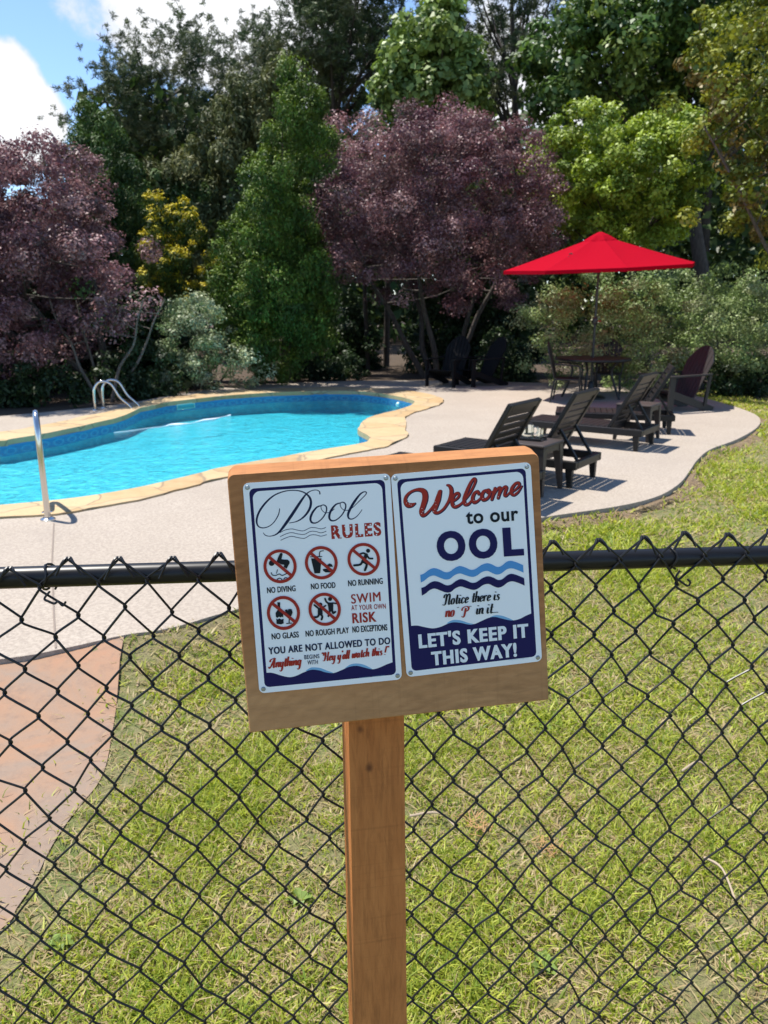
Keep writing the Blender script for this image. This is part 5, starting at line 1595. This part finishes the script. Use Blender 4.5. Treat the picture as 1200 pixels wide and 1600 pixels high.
tree('loblolly_pine', 'tallest pine, cut by the top of the picture above the green cypress', 'pine tree', [(415, 60), (440, 10), (460, -60), (620, -90), (660, -60), (640, 40), (600, 110), (580, 170), (500, 200), (430, 180), (400, 120)],
     33, 3.2, 270, .75, 280, .21, PIN, 'tuft', asp=.15, m=M_needle, base=(-2.2, 33), trunk_r=.32, limbs=34)
tree('loblolly_pine', 'open pine with sky gaps above the plum and maple', 'pine tree', [(700, 20), (725, -60), (900, -90), (900, 0), (862, 70), (845, 130), (800, 180), (760, 160), (735, 90)],
     31, 2.6, 95, .6, 260, .21, PIN, 'tuft', asp=.15, m=M_needle, base=(5.6, 31), trunk_r=.25, limbs=22)
tree('loblolly_pine', 'pine leaning in from above behind the dark oak', 'pine tree', [(900, 60), (960, -60), (1300, -90), (1300, 200), (1100, 220), (960, 190)],
     36, 3.0, 150, .8, 260, .21, PIN, 'tuft', asp=.15, m=M_needle, base=(14.5, 36), trunk_r=.3, limbs=20)
OLV = [(.11, .125, .045), (.135, .14, .055), (.08, .095, .036)]
tree('olive_juniper', 'brownish olive juniper filling the gap left of the green cypress', 'tree', [(300, 330), (312, 250), (340, 200), (380, 150), (415, 120), (450, 110), (470, 150), (440, 240), (420, 330), (400, 430), (330, 450)],
     27, 2.2, 230, .6, 220, .17, OLV, 'spray', lobe=.11, lz_=1.15, asp=.3, m=M_needle, base=(-5.2, 27), trunk_r=.2)
tree('olive_juniper', 'dull olive juniper behind the golden conifer', 'tree', [(205, 330), (215, 280), (250, 262), (300, 270), (330, 300), (340, 420), (300, 470), (215, 450)],
     25, 1.8, 140, .5, 200, .16, OLV + CED, 'spray', lobe=.11, lz_=1.15, asp=.3, m=M_needle, base=(-7.6, 25), trunk_r=.16)
# dark undergrowth shrubs along the far deck edge
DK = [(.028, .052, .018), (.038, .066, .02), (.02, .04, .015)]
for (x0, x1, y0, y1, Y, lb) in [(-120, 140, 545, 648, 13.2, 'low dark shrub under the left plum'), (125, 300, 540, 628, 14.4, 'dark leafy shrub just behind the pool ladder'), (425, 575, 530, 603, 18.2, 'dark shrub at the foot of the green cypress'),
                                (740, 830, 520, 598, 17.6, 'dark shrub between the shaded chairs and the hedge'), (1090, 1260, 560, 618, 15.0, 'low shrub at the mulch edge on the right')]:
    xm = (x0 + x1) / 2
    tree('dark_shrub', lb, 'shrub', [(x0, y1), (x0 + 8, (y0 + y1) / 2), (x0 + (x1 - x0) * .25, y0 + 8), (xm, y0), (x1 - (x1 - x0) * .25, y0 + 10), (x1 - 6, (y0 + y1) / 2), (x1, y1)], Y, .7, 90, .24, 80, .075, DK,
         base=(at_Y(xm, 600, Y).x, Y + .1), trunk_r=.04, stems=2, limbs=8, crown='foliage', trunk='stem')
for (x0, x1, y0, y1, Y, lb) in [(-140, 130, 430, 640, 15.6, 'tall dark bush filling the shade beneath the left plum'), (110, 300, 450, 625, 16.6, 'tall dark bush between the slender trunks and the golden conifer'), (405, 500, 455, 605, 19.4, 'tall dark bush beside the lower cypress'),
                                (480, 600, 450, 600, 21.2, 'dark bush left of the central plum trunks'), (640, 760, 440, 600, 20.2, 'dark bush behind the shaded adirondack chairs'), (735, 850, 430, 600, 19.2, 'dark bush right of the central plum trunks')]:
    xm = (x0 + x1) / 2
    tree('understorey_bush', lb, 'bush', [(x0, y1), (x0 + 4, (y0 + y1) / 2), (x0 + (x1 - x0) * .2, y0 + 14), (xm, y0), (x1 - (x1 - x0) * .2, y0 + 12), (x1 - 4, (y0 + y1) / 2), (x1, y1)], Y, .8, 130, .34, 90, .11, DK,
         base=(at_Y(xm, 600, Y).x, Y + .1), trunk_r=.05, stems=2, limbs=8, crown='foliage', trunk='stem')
# bare understorey trunks between plum and deck
for k, (x, Y, r_, lean, lb) in enumerate([(498, 21, .09, .2, 'dark bare trunk left of the gap beneath the plum'), (575, 20.5, .07, -.15, 'slim dark trunk in the gap beneath the plum'), (603, 22, .10, .1, 'thicker dark trunk in the gap beneath the plum'), (640, 21, .06, .3, 'leaning thin trunk in the gap beneath the plum'), (462, 22, .11, -.1, 'stout dark trunk beside the cypress')]):
    b = at_Y(x, 590, Y); tt = thing('understorey_tree', lb, 'tree', (b.x, Y, 0))
    g = G(); g.tube(catmull([(0, 0, -.1), (lean * .3, .05, 1.2), (lean * .6, 0, 2.6), (lean, .1, 4.2)], 4), [r_ * (1 - .04 * i) for i in range(13)], 9)
    g.tube(catmull([(lean * .5, 0, 2.2), (lean * .5 + .5, .2, 3.2), (lean + .8, .1, 4.3)], 3), [r_ * .5 * (1 - .1 * i) for i in range(7)], 6)
    g.build('trunk', M_bark, tt, True)
    n_ = 900; P = np.array([lean, .1, 4.2]) + rng.normal(0, 1, (n_, 3)) * np.array([.8, .8, .6])
    V, F, Cc = leafcloud(P, rng.normal(0, 1, (n_, 3)), rng.uniform(.08, .14, n_), .6, pick(DK, n_)); mesh_np('crown', V, F, M_leaf, Cc, tt)
# far woodland that closes the view
def woodland():
    n_ = 110000
    x = rng.uniform(-42, 42, n_); y = rng.uniform(34, 62, n_)
    top_ = np.where(x < -.36 * y, 6.0, 11.0) + 1.8 * fbm(x, y * .3, .35, 21)
    z = rng.uniform(0, 1, n_) ** .8 * np.maximum(top_, 2)
    lim = inside([(-45, 30), (45, 30), (45, 64), (-45, 64)], x, y)
    P = np.stack([x, y, z], 1)[lim]
    n2 = len(P); c = fbm(P[:, 0], P[:, 2] * 2, .9, 33)[:, None]
    col = pick([(.04, .075, .02), (.06, .10, .026), (.035, .06, .02), (.08, .115, .03)], n2) * (1 + .18 * c)
    V, F, Cc = leafcloud(P, rng.normal(0, 1, (n2, 3)) + np.array([0, -.3, .6]), rng.uniform(.35, .75, n2), .6, col)
    tag(mesh_np('woodland', V, F, M_leaf, Cc), kind='stuff')
woodland()
# things glimpsed between the trees
b = at_Y(527, 590, 24); sw_ = thing('garden_ornament', 'small white curved garden ornament glimpsed between dark trunks', 'ornament', (b.x, 24, 0))
z0 = at_Y(527, 588, 24).z
g = G(); g.tube(catmull([(0, 0, z0 - .25), (.05, 0, z0 + .05), (-.06, 0, z0 + .22), (-.05, 0, z0 + .33), (.02, 0, z0 + .36), (.10, 0, z0 + .25), (.13, 0, z0 + .08)], 5), .035, 8)
g.build('curved_neck', M_white, sw_, True)
g = G(); g.lathe([(.02, 0), (.16, .05), (.2, .16), (.14, .28), (.03, .33)], 16, (.34, 0, z0 - .1)); g.tube([(.34, 0, z0 - .6), (.34, 0, z0 - .09)], .03, 8); g.tube([(0, 0, -.02), (0, 0, z0 - .24)], .03, 8); g.tube([(0, 0, z0 - .3), (.34, 0, z0 - .3)], .03, 8)
g.build('body', M_white, sw_, True)
p = at_Y(391, 278, 24.6); lp_ = thing('pole_lamp', 'small white lamp head on a thin pole left of the cypress', 'lamp', (p.x, 24.6, 0))
g = G(); g.tube([(.0, 0, 0), (.02, 0, p.z - .1)], .03, 8); g.build('pole', M_metal_dk, lp_, True)
g = G(); g.lathe([(.09, -.1), (.12, -.05), (.08, .06), (.03, .12)], 14, (.0, 0, p.z)); g.build('lamp_head', M_white, lp_, True)
